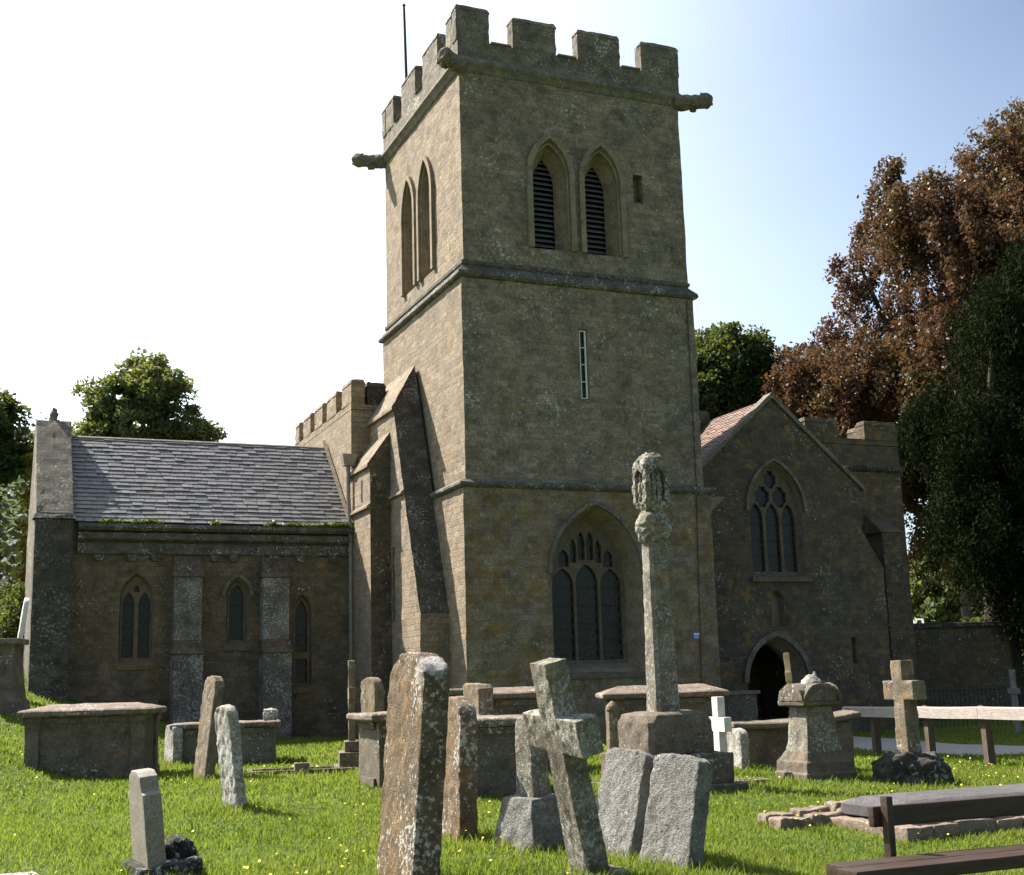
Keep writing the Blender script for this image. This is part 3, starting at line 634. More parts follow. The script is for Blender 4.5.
tracery_window('chapel_window', cw3_i, [light(-2.38, .15, 2.32, 3.2, 3.6), [(-2.53, 1.57), (-2.23, 1.57), (-2.23, 2.16), (-2.53, 2.16)]], [], FR(wf), .14, (-2.64, -2.12, 1.45, .04), None, m='ochre', thick=.12, back=.07)
# downpipe and hopper
bm = bmesh.new(); tube(bm, [(-1.22, 4.92, 7.0), (-1.22, 4.92, 6.2), (-1.18, 4.9, 5.4), (-1.17, 4.88, 5.1), (-1.17, 4.88, 1.0), (-1.17, 4.80, .75)], .055, 8)
for z in (1.9, 3.4, 4.8): tube(bm, [(-1.17, 4.88, z), (-1.17, 4.88, z+.08)], .075, 8)
dp = part('downpipe', bm, M['lead_pipe']); bm = bmesh.new(); box(bm, -1.36, -1.08, 4.78, 5.02, 7.0, 7.3, tx=-.05, ty=-.03); part('hopper', bm, M['lead_pipe'], dp)
# moss along the eaves (plant growth)
# --- aisle behind the porch
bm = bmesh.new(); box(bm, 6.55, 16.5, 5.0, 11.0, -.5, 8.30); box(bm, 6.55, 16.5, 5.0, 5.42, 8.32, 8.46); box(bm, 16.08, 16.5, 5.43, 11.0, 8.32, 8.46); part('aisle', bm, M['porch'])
bm = bmesh.new(); loft(bm, [[(x, 4.98, 7.66), (x, 4.88, 7.58), (x, 4.88, 7.52), (x, 4.98, 7.46)] for x in (6.6, 16.58)]); part('string_course', bm, M['black'])
ap = part('parapet', (lambda b: (box(b, 6.56, 16.49, 5.01, 5.41, 8.47, 8.50), b)[1])(bmesh.new()), M['porch'])
for i, (x0, x1) in enumerate(((6.7, 7.6), (8.6, 9.7), (10.9, 12.0), (13.05, 14.25), (15.25, 16.5))): merlon(x0, x1, 5.0, 5.42, 8.49, 9.08, ap, M['porch'], .05, i+40)
for i, (y0, y1) in enumerate(((5.5, 6.9), (7.9, 9.0))): merlon(16.05, 16.5, y0, y1, 8.47, 9.18, ap, M['porch'], .05, i+50)
bm = bmesh.new(); box(bm, 14.95, 15.65, 4.2, 4.99, -.5, 5.5)
hexa(bm, [(14.90, 4.14, 5.51), (15.70, 4.14, 5.51), (15.70, 4.99, 5.51), (14.90, 4.99, 5.51)], [(14.98, 4.9, 6.1), (15.62, 4.9, 6.1), (15.62, 4.99, 6.1), (14.98, 4.99, 6.1)]); part('buttress', bm, M['porch'])
# --- porch
pv = 2.0; bm = bmesh.new()
pw_o = arch(9.72, .84, 3.98, 5.72, 7.02, 10); pw_i = arch(9.72, .80, 4.04, 5.72, 6.96, 10)
dr_o = arch(9.42, .92, -.45, 1.25, 2.42, 10); dr_i = arch(9.42, .74, -.45, 1.25, 2.24, 10)
ni = arch(9.57, .20, 2.68, 3.35, 3.62, 6); sl_ = [(11.86, 1.68), (12.02, 1.68), (12.02, 2.36), (11.86, 2.36)]
outer = [(7.0, -.6), (13.08, -.6), (13.10, 4.25), (12.5, 5.25), (12.5, 6.42), (9.78, 8.80), (7.0, 6.36)]
wallpanel(bm, outer, [pw_o, dr_o, ni, sl_], FR(pv))
strip(bm, pw_o, 0, pw_i, .22, FR(pv), 1); strip(bm, dr_o, 0, dr_i, .35, FR(pv), 1); strip(bm, dr_i, .35, dr_i, .6, FR(pv), 1)
strip(bm, ni, 0, ni, .25, FR(pv), 1); face(bm, [(a_, pv+.25, z) for a_, z in ni], 1); strip(bm, sl_, 0, sl_, .2, FR(pv), 1); face(bm, [(a_, pv+.2, z) for a_, z in sl_], 2)
face(bm, [(13.08, pv, -.6), (13.08, 5, -.6), (13.10, 5, 4.25), (13.10, pv, 4.25)]); face(bm, [(13.10, pv, 4.25), (13.10, 5, 4.25), (12.5, 5, 5.25), (12.5, pv, 5.25)]); face(bm, [(12.5, pv, 5.25), (12.5, 5, 5.25), (12.5, 5, 6.42), (12.5, pv, 6.42)])
face(bm, [(7.0, pv, -.6), (7.0, 5, -.6), (7.0, 5, 6.36), (7.0, pv, 6.36)])
# interior of the doorway
for q in ([(8.0, pv+.6, -.4), (8.0, 4.9, -.4), (8.0, 4.9, 3), (8.0, pv+.6, 3)], [(10.8, pv+.6, -.4), (10.8, 4.9, -.4), (10.8, 4.9, 3), (10.8, pv+.6, 3)], [(8.0, pv+.6, 3), (10.8, pv+.6, 3), (10.8, 4.9, 3), (8.0, 4.9, 3)]): face(bm, q, 0)
weather(bm, .4, .018, 2.5, 6, 0, 6)
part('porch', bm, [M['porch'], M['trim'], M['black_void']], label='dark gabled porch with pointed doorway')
bm = bmesh.new(); box(bm, 8.5, 10.3, 4.80, 4.88, -.4, 2.4); part('door', bm, M['door'])
bm = bmesh.new(); rim(bm, arch(9.42, .92, 1.1, 1.25, 2.42, 12)[2:], .14, FR(pv), -.1, .03); part('hood_mould', bm, M['grey'])
Lp = [light(9.21, .205, 4.12, 5.55, 5.95), light(9.72, .215, 4.12, 5.55, 5.95), light(10.23, .205, 4.12, 5.55, 5.95)]
Ep = [dia(9.445, 6.13, .245, .31), dia(9.995, 6.13, .245, .31), dia(9.72, 6.60, .215, .27)]
tracery_window('porch_window', pw_i, Lp, Ep, FR(pv), .2, (8.80, 10.66, 3.96, .10), arch(9.72, .88, 5.6, 5.72, 7.08, 12)[2:], 'glass_sq')
proof = (lambda b: (loft(b, [[(6.75, y, 6.20), (9.78, y, 8.78), (12.55, y, 6.36)] for y in (pv+.5, 5.0)]), part('roof', b, M['tile']))[1])(bmesh.new())
slates((6.7, pv+.05, 6.22), (0, 1, 0), (3.08, 0, 2.60), 2.95, 4.02, .2, .12, M['tile'], 'tiles', 8, parent=proof)
bm = bmesh.new()
for (x0, z0), (x1, z1) in (((7.0, 6.38), (9.78, 8.82)), ((12.62, 6.36), (9.78, 8.82))): loft(bm, [[(x0+(x1-x0)*t, pv-.08, z0+(z1-z0)*t), (x0+(x1-x0)*t, pv+.26, z0+(z1-z0)*t), (x0+(x1-x0)*t, pv+.26, z0+(z1-z0)*t+.14), (x0+(x1-x0)*t, pv-.08, z0+(z1-z0)*t+.14)] for t in np.linspace(0, 1, 14)])
weather(bm, .3, .012, 5, 5, 0, 3); part('gable_coping', bm, M['grey'])
# conductor and corbel
bm = bmesh.new(); tube(bm, [(6.22, .17, 10.7), (6.2, .17, 6.0), (6.16, -.03, 5.95), (6.16, -.03, 5.84), (6.12, .07, 5.7), (5.95, .07, .5)], .012, 5); part('lightning_conductor', bm, M['cable'])
bm = bmesh.new(); hexa(bm, [(6.5, .5, 5.30), (6.62, .5, 5.30), (6.62, .9, 5.30), (6.5, .9, 5.30)], [(6.5, .4, 5.80), (7.15, .4, 5.80), (7.15, 1, 5.80), (6.5, 1, 5.80)]); part('corbel', bm, M['trim'])
# ------------------------------------------------------------------ church-side things
def cw(u, v_, z): return Vector((CX, CY, 0))+rv*u+bv*v_+Vector((0, 0, z))
bm = bmesh.new(); box(bm, -.10, .10, -.012, .0, -.04, .12); o = obj('notice_plate', bm, M['sign_blue'], loc=cw(5.93, .098, 2.36), rot=(0, 0, YAW))
tag(o, 'small blue and white notice plate fixed low on the tower wall', 'sign')
bm = bmesh.new(); box(bm, -.08, .08, -.018, -.013, .055, .10); box(bm, -.07, .05, -.018, -.013, .02, .032); box(bm, -.07, .07, -.018, -.013, -.01, .002); obj('marking', bm, M['white_paint'], o)
bm = bmesh.new(); box(bm, 0, 1.75, 0, .42, -.3, .86); weather(bm, .2, .015, 5, 3, .02, 3); lw = obj('low_wall', bm, M['tomb'], loc=cw(6.35, 1.0, .12), rot=(0, 0, YAW)); tag(lw, 'low stone wall with thin coping between tower and porch door', 'wall')
bm = bmesh.new(); box(bm, -.06, 1.83, -.07, .5, .865, .95, tx=.02, ty=.03); weather(bm, .2, .01, 5, 4, .01, 3); obj('coping', bm, M['grey'], lw)

# ------------------------------------------------------------------ graveyard
BASES = []
def base(px, y, dz=0): x = at(px, y); BASES.append((x, y)); return Vector((x, y, gz(x, y)+dz))
def lean(yaw=0, lx=0, ly=0):   # lx: lean towards -r (left); ly: lean away along +b
    return (Matrix.Rotation(YAW+R(yaw), 3, 'Z') @ Matrix.Rotation(R(-lx), 3, 'Y') @ Matrix.Rotation(R(-ly), 3, 'X')).to_euler()
def top_profile(w_, h, kind, n=10):
    hw = w_/2; p = [(-hw, 0), (hw, 0)]
    if kind == 'round': p += [(hw*math.cos(math.pi*i/n), h-hw*.55+hw*.55*math.sin(math.pi*i/n)) for i in range(n+1)]
    elif kind == 'shoulder':
        p += [(hw, h*.86), (hw*.78, h*.86), (hw*.70, h*.90)]+[(hw*.70*math.cos(math.pi*i/n), h*.90+h*.10*math.sin(math.pi*i/n)) for i in range(1, n)]+[(-hw*.70, h*.90), (-hw*.78, h*.86), (-hw, h*.86)]
    elif kind == 'curl':
        p += [(hw, h*.90), (hw*.9, h*.95), (hw*.7, h*.955), (hw*.45, h*.985), (0, h), (-hw*.45, h*.985), (-hw*.7, h*.955), (-hw*.9, h*.95), (-hw, h*.90)]
    elif kind == 'segment': p += [(hw*math.cos(math.pi*i/n), h-.10*h+.10*h*math.sin(math.pi*i/n)) for i in range(n+1)]
    else: p += [(hw, h*.97), (hw*.6, h), (-hw*.7, h*.985), (-hw, h*.94)]
    return p
def headstone(loc, w_, h, t, kind, m, label, yaw=0, lx=0, ly=0, seed=0, L=.06, amp=.012, taper=0, bev=.018, name='headstone', group=None, sink=.25, sc_=11):
    bm = bmesh.new(); prof = [(a_, z if z > 0 else -sink) for a_, z in top_profile(w_, h, kind)]
    loft(bm, [[(-t/2, a_*(1-taper*z/h), z) for a_, z in prof], [(t/2, a_*(1-taper*z/h), z) for a_, z in prof]])
    weather(bm, L, amp, sc_, seed, bev)
    o = obj(name, bm, m, loc=loc, rot=lean(yaw, lx, ly), smooth=45); return tag(o, label, name.replace('_', ' ') if name == 'headstone' else 'gravestone', group)
headstone(base(406, 9.95), .88, 1.74, .21, 'round', M['hs_big'], 'huge upright headstone with orange and white lichen and rounded top, closest to the viewer', 0, -4.5, 0, 1, .045, .014)
headstone(base(453, 12.2), .74, 1.30, .18, 'round', M['hs_orange'], 'round topped lichened headstone just right of the huge orange one', 2, -1.5, 0, 2, .05, .014)
headstone(base(235, 14.55), .46, 1.14, .115, 'segment', M['hs_white'], 'white lichened headstone leaning to the left, shadow on the grass', 10, 6.5, 0, 3, .05, .016)
headstone(base(203, 18.4), .54, 1.45, .14, 'curl', M['hs_brown'], 'tall brown headstone leaning right with a curled top, before the chapel buttresses', 8, -6, 0, 4, .06, .016)
headstone(base(374, 18.6), .5, 1.36, .15, 'round', M['hs_brown'], 'narrow round topped headstone behind a table tomb, left of the huge orange stone', 8, 1, 0, 5, .06, .014)
headstone(base(173, 21.5), .45, .66, .16, 'round', M['hs_white'], 'little pale round topped headstone at the left end of the low chest tomb', 10, 0, 0, 6, .06, .012)
headstone(base(480, 17.0), .5, 1.28, .22, 'flat', M['hs_brown'], 'square topped brown headstone standing behind the middle chest tombs', 4, 0, 0, 7, .06, .012)
headstone(base(614, 10.9), .52, .89, .16, 'flat', M['hs_grey'], 'rough grey headstone leaning back, the left one of a pair', 15, -16, -1, 8, .03, .010, taper=.03, sc_=16)
headstone(base(669, 10.35), .53, .86, .17, 'flat', M['hs_grey'], 'rough grey headstone leaning back, the right one of a pair', 17, -14, -1, 9, .03, .010, taper=.06, sc_=16)
headstone(base(739, 19.6), .4, .62, .14, 'round', M['hs_white'], 'small pale headstone at the left end of the sagging chest tomb', 0, 0, 0, 10, .06, .012)
headstone(Vector((at(7, 27), 27, gz(at(7, 27), 27))), .7, 2.1, .10, 'segment', M['marble'], 'thin pale headstone leaning behind the tapered tomb at the left edge', 0, -7, 0, 11, .1, .008)
# small headstone with a rough base
t = empty('headstone', base(150, 10.95), lean(6, 5.5, 0)); tag(t, 'small smooth headstone with stepped shoulders standing on rough dark rocks', 'headstone')
bm = bmesh.new(); prof = [(-.28, -.15), (.28, -.15), (.28, .66), (.23, .68), (.19, .80), (.10, .845), (-.10, .845), (-.19, .80), (-.23, .68), (-.28, .66)]
loft(bm, [[(-.07, a_, z) for a_, z in prof], [(.08, a_, z) for a_, z in prof]]); weather(bm, .08, .004, 7, 2, .008, 4); obj('slab', bm, M['hs_smooth'], t, smooth=40)
def rock(cx_, cy_, sx_, sy_, sz_, seed, parent, m, name='rock', loc=None):
    bm = bmesh.new(); bmesh.ops.create_icosphere(bm, subdivisions=5, radius=1)
    for v_ in bm.verts:
        d = 1+.28*noise.fractal(v_.co*1.6+Vector((seed, seed*2, 0)), 1, 2, 4); c_ = v_.co*(d+.10*noise.fractal(v_.co*5+Vector((seed, 0, seed)), 1, 2, 4))
        c_ = Vector([math.copysign(abs(q)**.75, q) for q in c_]); v_.co = Vector((cx_+c_.x*sx_, cy_+c_.y*sy_, c_.z*sz_))
    return obj(name, bm, m, parent, loc=loc, smooth=60)
bm = bmesh.new(); box(bm, -.17, .36, -.40, .40, -.2, .10, tx=.02, ty=.02); weather(bm, .04, .03, 8, 3, .02, 5); obj('plinth', bm, M['black'], t, smooth=50)
rock(.26, .05, .13, .22, .25, 1, t, M['black'])

# chest tombs
def chest(loc, L, D, H, name, label, yaw=0, slab_t=.10, over=.10, hip=.06, m=None, ms=None, panel=True, pil=True, lx=0, ly=0, seed=0, sag=0, plinth=True, cat='tomb', group=None):
    t = empty(name, loc, lean(yaw, lx, ly)); tag(t, label, cat, group); m = m or M['tomb']; ms = ms or M['slab']
    bm = bmesh.new(); box(bm, -L/2, L/2, -D/2, D/2, -.2, H-slab_t)
    weather(bm, .14, .010, 5, seed, .01, 4); obj('chest', bm, m, t, smooth=40)
    if panel:                                            # raised frames round sunk panels
        pieces = []
        for s_ in (-1, 1):
            y0, y1 = sorted((s_*D/2, s_*(D/2+.03))); pieces += [(-L/2+.18, L/2-.18, y0, y1, H-slab_t-.09, H-slab_t-.01), (-L/2+.18, L/2-.18, y0, y1, .02, .13)]
        pieces += [(-L/2-.03, -L/2, -D/2+.15, D/2-.15, H-slab_t-.09, H-slab_t-.01), (-L/2-.03, -L/2, -D/2+.15, D/2-.15, .02, .13)]
        for q in pieces: bm = bmesh.new(); box(bm, *q); weather(bm, .2, .008, 6, seed+3, 0, 3); obj('moulding', bm, m, t)
    if pil:
        for sx_ in (-1, 1):
            for sy_ in (-1, 1):
                bm = bmesh.new(); cx_ = sx_*(L/2-.06); cy_ = sy_*(D/2-.06); loft(bm, [[(cx_+q*a_, cy_+w_*a_, z) for q, w_ in ((-1, -1), (1, -1), (1, 1), (-1, 1))] for z, a_ in ((-.2, .125), (.10, .125), (.14, .105), (H*.5, .098), (H-slab_t-.12, .105), (H-slab_t-.08, .13), (H-slab_t-.005, .13))])
                weather(bm, .1, .008, 7, seed+sx_+sy_*2, .006, 3); obj('pilaster', bm, m, t, smooth=40)
    bm = bmesh.new(); a_, b__ = L/2+over, D/2+over; n = 12; rings = []
    for z, i_ in ((H-slab_t, .02), (H-slab_t*.75, 0), (H-slab_t*.25, 0), (H-.005, .03)): rings.append([(-a_+i_, -b__+i_, z), (a_-i_, -b__+i_, z), (a_-i_, b__-i_, z), (-a_+i_, b__-i_, z)])
    if hip: rings.append([(-a_+.32, -.06, H+hip), (a_-.32, -.06, H+hip), (a_-.32, .06, H+hip), (-a_+.32, .06, H+hip)])
    loft(bm, rings); weather(bm, .09, .009, 6, seed+7, .006, 4)
    if sag:
        for v_ in bm.verts: v_.co.z += sag*(v_.co.x/a_)*.5 - abs(sag)*.5*(1-(v_.co.x/a_)**2)
    obj('slab', bm, ms, t, smooth=40); return t
chest(base(92, 19.3), 1.62, .95, .99, 'chest_tomb', 'large chest tomb with corner pilasters and panelled sides before the chapel end', -18, over=.14, hip=.07, seed=1)
chest(base(226, 21.9), 1.62, .7, .70, 'chest_tomb', 'low chest tomb under the chapel buttresses with a stone lump on its slab', -14, over=.08, hip=0, pil=False, seed=2, m=M['grey'])
o = rock(0, 0, .12, .10, .12, 5, None, M['hs_white'], 'stone_lump', base(270, 21.9, .78)); tag(o, 'rounded stone lump sitting on the right end of the low chest tomb', 'stone')
chest(base(409, 16.6), 1.05, .9, .92, 'table_tomb', 'chest tomb half hidden behind the huge orange headstone, pale end wall', 0, over=.13, hip=0, pil=False, seed=3)
chest(base(486, 16.0), 1.05, 1.1, .92, 'chest_tomb', 'dark chest tomb on the grass between round headstone and leaning cross, front one of three', -12, over=.08, hip=0, pil=True, seed=4)
chest(base(512, 19.2), 1.0, .9, 1.10, 'chest_tomb', 'chest tomb with a pale pitted slab, middle one of three left of the leaning cross', -10, over=.1, hip=.06, pil=False, seed=5)
chest(base(482, 22.5), 1.7, .8, 1.16, 'chest_tomb', 'reddish slabbed chest tomb furthest back against the tower foot', -8, over=.1, hip=0, pil=False, seed=6)
chest(base(664, 21.2), 1.75, .85, 1.12, 'chest_tomb', 'chest tomb with ochre coped slab behind the tall carved cross shaft', -20, over=.14, hip=.10, pil=False, seed=7)
chest(base(793, 20.4), 1.72, .8, .84, 'chest_tomb', 'chest tomb with a sagging slab tilted up to the right behind the domed pedestal', -23, over=.12, hip=0, pil=False, seed=8, sag=.12, ms=M['tomb'])
# tapered tomb on the left edge
t = empty('tapered_tomb', base(-8, 24.3), lean(-15)); tag(t, 'tapered stone tomb with flat red slab cut by the left edge', 'tomb')
bm = bmesh.new(); loft(bm, [[(-s, -s*.8, z), (s, -s*.8, z), (s, s*.8, z), (-s, s*.8, z)] for z, s in ((-.3, .58), (.15, .52), (.2, .47), (1.15, .36), (1.2, .40))]); weather(bm, .12, .01, 6, 3, .01, 4); obj('body', bm, M['tomb'], t, smooth=40)
bm = bmesh.new(); box(bm, -.48, .48, -.40, .40, 1.2, 1.30); weather(bm, .1, .008, 6, 4, .01, 4); obj('slab', bm, M['slab'], t, smooth=40)

# plain crosses seen along the church axis
def cross_bm(h, w_, sw, t, arm_z, arm_h, sw0=None, sink=.2):
    sw0 = sw0 or sw; p = [(-sw0/2, -sink), (sw0/2, -sink), (sw/2, arm_z), (w_/2, arm_z), (w_/2, arm_z+arm_h), (sw/2, arm_z+arm_h), (sw/2, h), (-sw/2, h), (-sw/2, arm_z+arm_h), (-w_/2, arm_z+arm_h), (-w_/2, arm_z), (-sw/2, arm_z)]
    bm = bmesh.new(); loft(bm, [[(-t/2, a_, z) for a_, z in p], [(t/2, a_, z) for a_, z in p]]); return bm
bm = cross_bm(1.64, .82, .25, .19, .96, .27, .30, .3); weather(bm, .035, .007, 13, 3, .010)
t = empty('leaning_cross', base(590, 10.0), lean(4, 13, -4)); tag(t, 'big lichened stone cross leaning far to the left in the foreground', 'cross'); obj('cross', bm, M['cross'], t, smooth=45)
bm = bmesh.new(); box(bm, -.24, .22, -.30, .26, -.25, .035, tx=.03, ty=.03); weather(bm, .06, .02, 6, 4, .02); obj('foot', bm, M['cross'], t, smooth=45)
t = empty('broken_cross', base(537, 11.6), lean(14, 3, 0)); tag(t, 'stone shaft on a tilted rough block, half hidden behind the leaning cross', 'cross')
bm = bmesh.new(); loft(bm, [[(-a_, -a_*1.1, z), (a_, -a_*1.1, z), (a_, a_*1.1, z), (-a_, a_*1.1, z)] for z, a_ in ((-.2, .27), (.12, .255), (.38, .21), (.44, .19))]); weather(bm, .05, .018, 6, 5, .015); obj('block', bm, M['hs_grey'], t, smooth=45)
bm = bmesh.new(); loft(bm, [[(-a_, -a_*1.3, z), (a_, -a_*1.3, z), (a_, a_*1.3, z), (-a_, a_*1.3, z)] for z, a_ in ((.40, .10), (1.12, .075))]); weather(bm, .05, .010, 6, 6, .01); obj('shaft', bm, M['cross'], t, smooth=45)
bm = cross_bm(1.62, .60, .21, .22, 1.10, .25, .24, -.28); weather(bm, .05, .009, 7, 8, .012)
t = empty('stone_cross', base(911, 17.4), lean(0, 0, 0)); tag(t, 'upright brown stone cross on a dark domed rock before the wooden fence', 'cross'); obj('cross', bm, M['hs_brown'], t, smooth=45)
o = rock(0, 0, .50, .42, .44, 9, t, M['black'], 'rock_base')
# thin cross on three steps, seen edge on
t = empty('stepped_cross', base(352, 19.4), lean(-14)); tag(t, 'slim stone cross on a stepped base beside the chapel downpipe', 'cross')
bm = bmesh.new(); box(bm, -.26, .26, -.5, .5, -.2, .09); box(bm, -.19, .19, -.4, .4, .091, .29); box(bm, -.11, .11, -.25, .25, .291, .44); weather(bm, .1, .008, 6, 3, .01, 4); obj('steps', bm, M['tomb'], t, smooth=40)
bm = cross_bm(1.62, .70, .12, .10, 1.05, .17, .14, -.43); weather(bm, .08, .005, 7, 3, .006, 4); obj('cross', bm, M['hs_brown'], t, smooth=45)
bm = cross_bm(1.10, .46, .15, .12, .62, .2, .16, .1); weather(bm, .07, .003, 7, 3, .006, 3); o = obj('white_cross', bm, M['marble'], loc=base(722, 18.3), rot=lean(0)); tag(o, 'small bright white cross beside the plinth of the tall carved cross', 'cross')
bm = cross_bm(1.78, .34, .09, .08, 1.36, .14, .10, .1); weather(bm, .08, .003, 7, 3, .006, 3); o = obj('yellow_cross', bm, M['gold'], loc=base(800, 19.2), rot=lean(-38, 3)); tag(o, 'thin yellowish cross rising behind the domed pedestal', 'cross')
bm = cross_bm(1.52, .55, .12, .12, .95, .14, .14, .1); weather(bm, .08, .005, 7, 3, .006, 3); o = obj('grey_cross', bm, M['hs_grey'], loc=base(1017, 31), rot=lean(-25)); tag(o, 'pale grey cross far off at the right edge by the railings', 'cross')
# stone post
bm = bmesh.new(); tube(bm, [(0, 0, -.2), (0, 0, .86), (0, 0, .88), (0, 0, .93), (0, 0, 1.0)], [.085, .075, .095, .09, .01], 8); weather(bm, .08, .006, 7, 3, 0, 3); o = obj('stone_post', bm, M['hs_brown'], loc=base(615, 18.4), smooth=45); tag(o, 'short pointed stone post left of the tall cross plinth', 'post')

# the tall churchyard cross
t = empty('churchyard_cross', base(667, 16.6), lean(0)); tag(t, 'tall medieval preaching cross with carved head and stone plinth', 'cross')
def oct_(a_, ch, z, lean_=0): c_ = a_-ch; return [(q*1.0+lean_, w_, z) for q, w_ in ((-c_, -a_), (c_, -a_), (a_, -c_), (a_, c_), (c_, a_), (-c_, a_), (-a_, c_), (-a_, -c_))]
bm = bmesh.new(); box(bm, -.74, .74, -.74, .74, -.3, .08); box(bm, -.62, .62, -.62, .62, .081, .45); weather(bm, .09, .016, 5, 3, .02); obj('step', bm, M['tomb'], t, smooth=45)
bm = bmesh.new(); loft(bm, [oct_(.46, .06, .451), oct_(.46, .06, .84), oct_(.43, .10, .93), oct_(.37, .14, .96)]); weather(bm, .07, .016, 5, 4, .01); obj('plinth', bm, M['tomb'], t, smooth=45)
bm = bmesh.new(); loft(bm, [oct_(.172, .04, .95), oct_(.165, .045, 1.2), oct_(.128, .04, 3.16, -.02)]); weather(bm, .05, .008, 8, 5, 0); obj('shaft', bm, M['cross'], t, smooth=45)
bm = bmesh.new(); tube(bm, [(-.02, 0, z) for z in (3.12, 3.18, 3.28, 3.38, 3.48, 3.54)], [.14, .20, .235, .225, .18, .14], 14); weather(bm, .035, .035, 13, 6, 0); obj('capital', bm, M['cross'], t, smooth=60)
bm = bmesh.new(); hx = .19
loft(bm, [oct_(.14, .04, 3.53, -.02), oct_(.19, .03, 3.60, -.02), oct_(.205, .03, 3.66, -.02)])
for sx_ in (-1, 1):
    for sy_ in (-1, 1): box(bm, -.02+sx_*.17-.04, -.02+sx_*.17+.04, sy_*.17-.04, sy_*.17+.04, 3.655, 4.12)
box(bm, -.14, .10, -.12, .12, 3.655, 4.12)
loft(bm, [oct_(.21, .03, 4.11, -.02), oct_(.22, .04, 4.18, -.02), oct_(.17, .05, 4.30, -.02), oct_(.10, .03, 4.36, -.02)])
for sx_, sy_ in ((0, -1), (-1, 0), (1, 0), (0, 1)):      # worn niche figures and little gables over them
    for dx in (-.05, .05):
        cx_, cy_ = -.02+sx_*.145+(dx if sx_ == 0 else 0), sy_*.145+(dx if sy_ == 0 else 0)
        tube(bm, [(cx_, cy_, 3.66), (cx_, cy_, 3.8), (cx_, cy_, 3.93), (cx_, cy_, 3.97), (cx_, cy_, 4.02), (cx_, cy_, 4.07)], [.05, .04, .05, .025, .035, .01], 7)
    tx_, ty_ = (1, 0) if sx_ == 0 else (0, 1); cc = Vector((-.02+sx_*.205, sy_*.205, 0)); dv = Vector((sx_, sy_, 0))*.02; tv = Vector((tx_, ty_, 0))
    loft(bm, [[cc+tv*.13+Vector((0, 0, 4.06))+dv*s, cc+Vector((0, 0, 4.26))+dv*s, cc-tv*.13+Vector((0, 0, 4.06))+dv*s, cc+Vector((0, 0, 4.15))+dv*s] for s in (-1, 1)])
[setattr(v_, 'co', Vector((v_.co.x*.86, v_.co.y*.86, 3.53+(v_.co.z-3.53)*.93))) for v_ in bm.verts]; weather(bm, .028, .02, 14, 7, 0, 4); obj('lantern_head', bm, M['cross'], t, smooth=60)
bm = bmesh.new(); box(bm, -.25, .25, -.2, .2, -.1, .07); weather(bm, .1, .01, 6, 3, .02, 3); o = obj('stone_slab', bm, M['tomb'], loc=base(748, 16.9), rot=lean(0)); tag(o, 'flat stone lying in the grass right of the tall cross plinth', 'stone')

# domed pedestal monument
t = empty('pedestal_monument', base(815, 17.9), lean(-2)); t.scale = (.84, .84, 1.0); tag(t, 'squat tapered pedestal monument with four rounded gables on top', 'monument')
sq = lambda a_, z, c_=0: [(-a_, -a_, z), (a_, -a_, z), (a_, a_, z), (-a_, a_, z)]
bm = bmesh.new(); loft(bm, [sq(.47, -.2), sq(.47, .12), sq(.44, .14), sq(.43, .27), sq(.40, .29), sq(.34, .40)]); weather(bm, .06, .014, 6, 3, .008); obj('base', bm, M['tomb'], t, smooth=45)
bm = bmesh.new(); loft(bm, [sq(.33, .39), sq(.285, .55), sq(.25, 1.0)]); weather(bm, .06, .012, 6, 4, .008); obj('pedestal', bm, M['cross'], t, smooth=45)
bm = bmesh.new(); loft(bm, [sq(.26, 1.0), sq(.37, 1.02), sq(.38, 1.07), sq(.34, 1.08)])
hf = [(.36*math.cos(math.pi*i/10), 1.075+.235*math.sin(math.pi*i/10)) for i in range(11)]
loft(bm, [[(a_, -.385, z) for a_, z in hf], [(a_, .385, z) for a_, z in hf]]); loft(bm, [[(-.385, a_, z) for a_, z in hf], [(.385, a_, z) for a_, z in hf]])
for s in (-1, 1):
    loft(bm, [[(a_*q, s*.39, 1.07+(z-1.07)*q) for a_, z in hf for q in (1,)], [(a_*.82, s*.40, 1.07+(z-1.07)*.82) for a_, z in hf]], False)
weather(bm, .05, .014, 7, 5, .006); obj('cap', bm, M['tomb'], t, smooth=45)
bm = bmesh.new(); tube(bm, [(.05, 0, 1.26), (.05, 0, 1.33), (.05, 0, 1.38), (.05, 0, 1.42)], [.2, .17, .12, .05], 9); tube(bm, [(.12, 0, 1.38), (.14, .02, 1.47)], [.03, .02], 5); weather(bm, .05, .03, 9, 6, 0); obj('finial', bm, M['hs_white'], t, smooth=50)

# grave kerbs
bm = bmesh.new()
for x0, x1, y0, y1 in ((-.75, .75, -.36, -.28), (-.75, .75, .28, .36), (-.75, -.67, -.279, .279), (.67, .75, -.279, .279)): box(bm, x0, x1, y0, y1, -.1, .10)
weather(bm, .1, .012, 6, 3, .01, 4); t = empty('grave_kerb', base(300, 18.9), lean(-10)); tag(t, 'low stone kerb round a grave with one pale block, in front of the chapel', 'grave kerb'); obj('kerb', bm, M['tomb'], t, smooth=45)
bm = bmesh.new(); box(bm, -.11, .11, -.44, -.26, -.1, .2, tx=.01); weather(bm, .07, .01, 6, 3, .01, 3); obj('block', bm, M['rubble'], t, smooth=45)
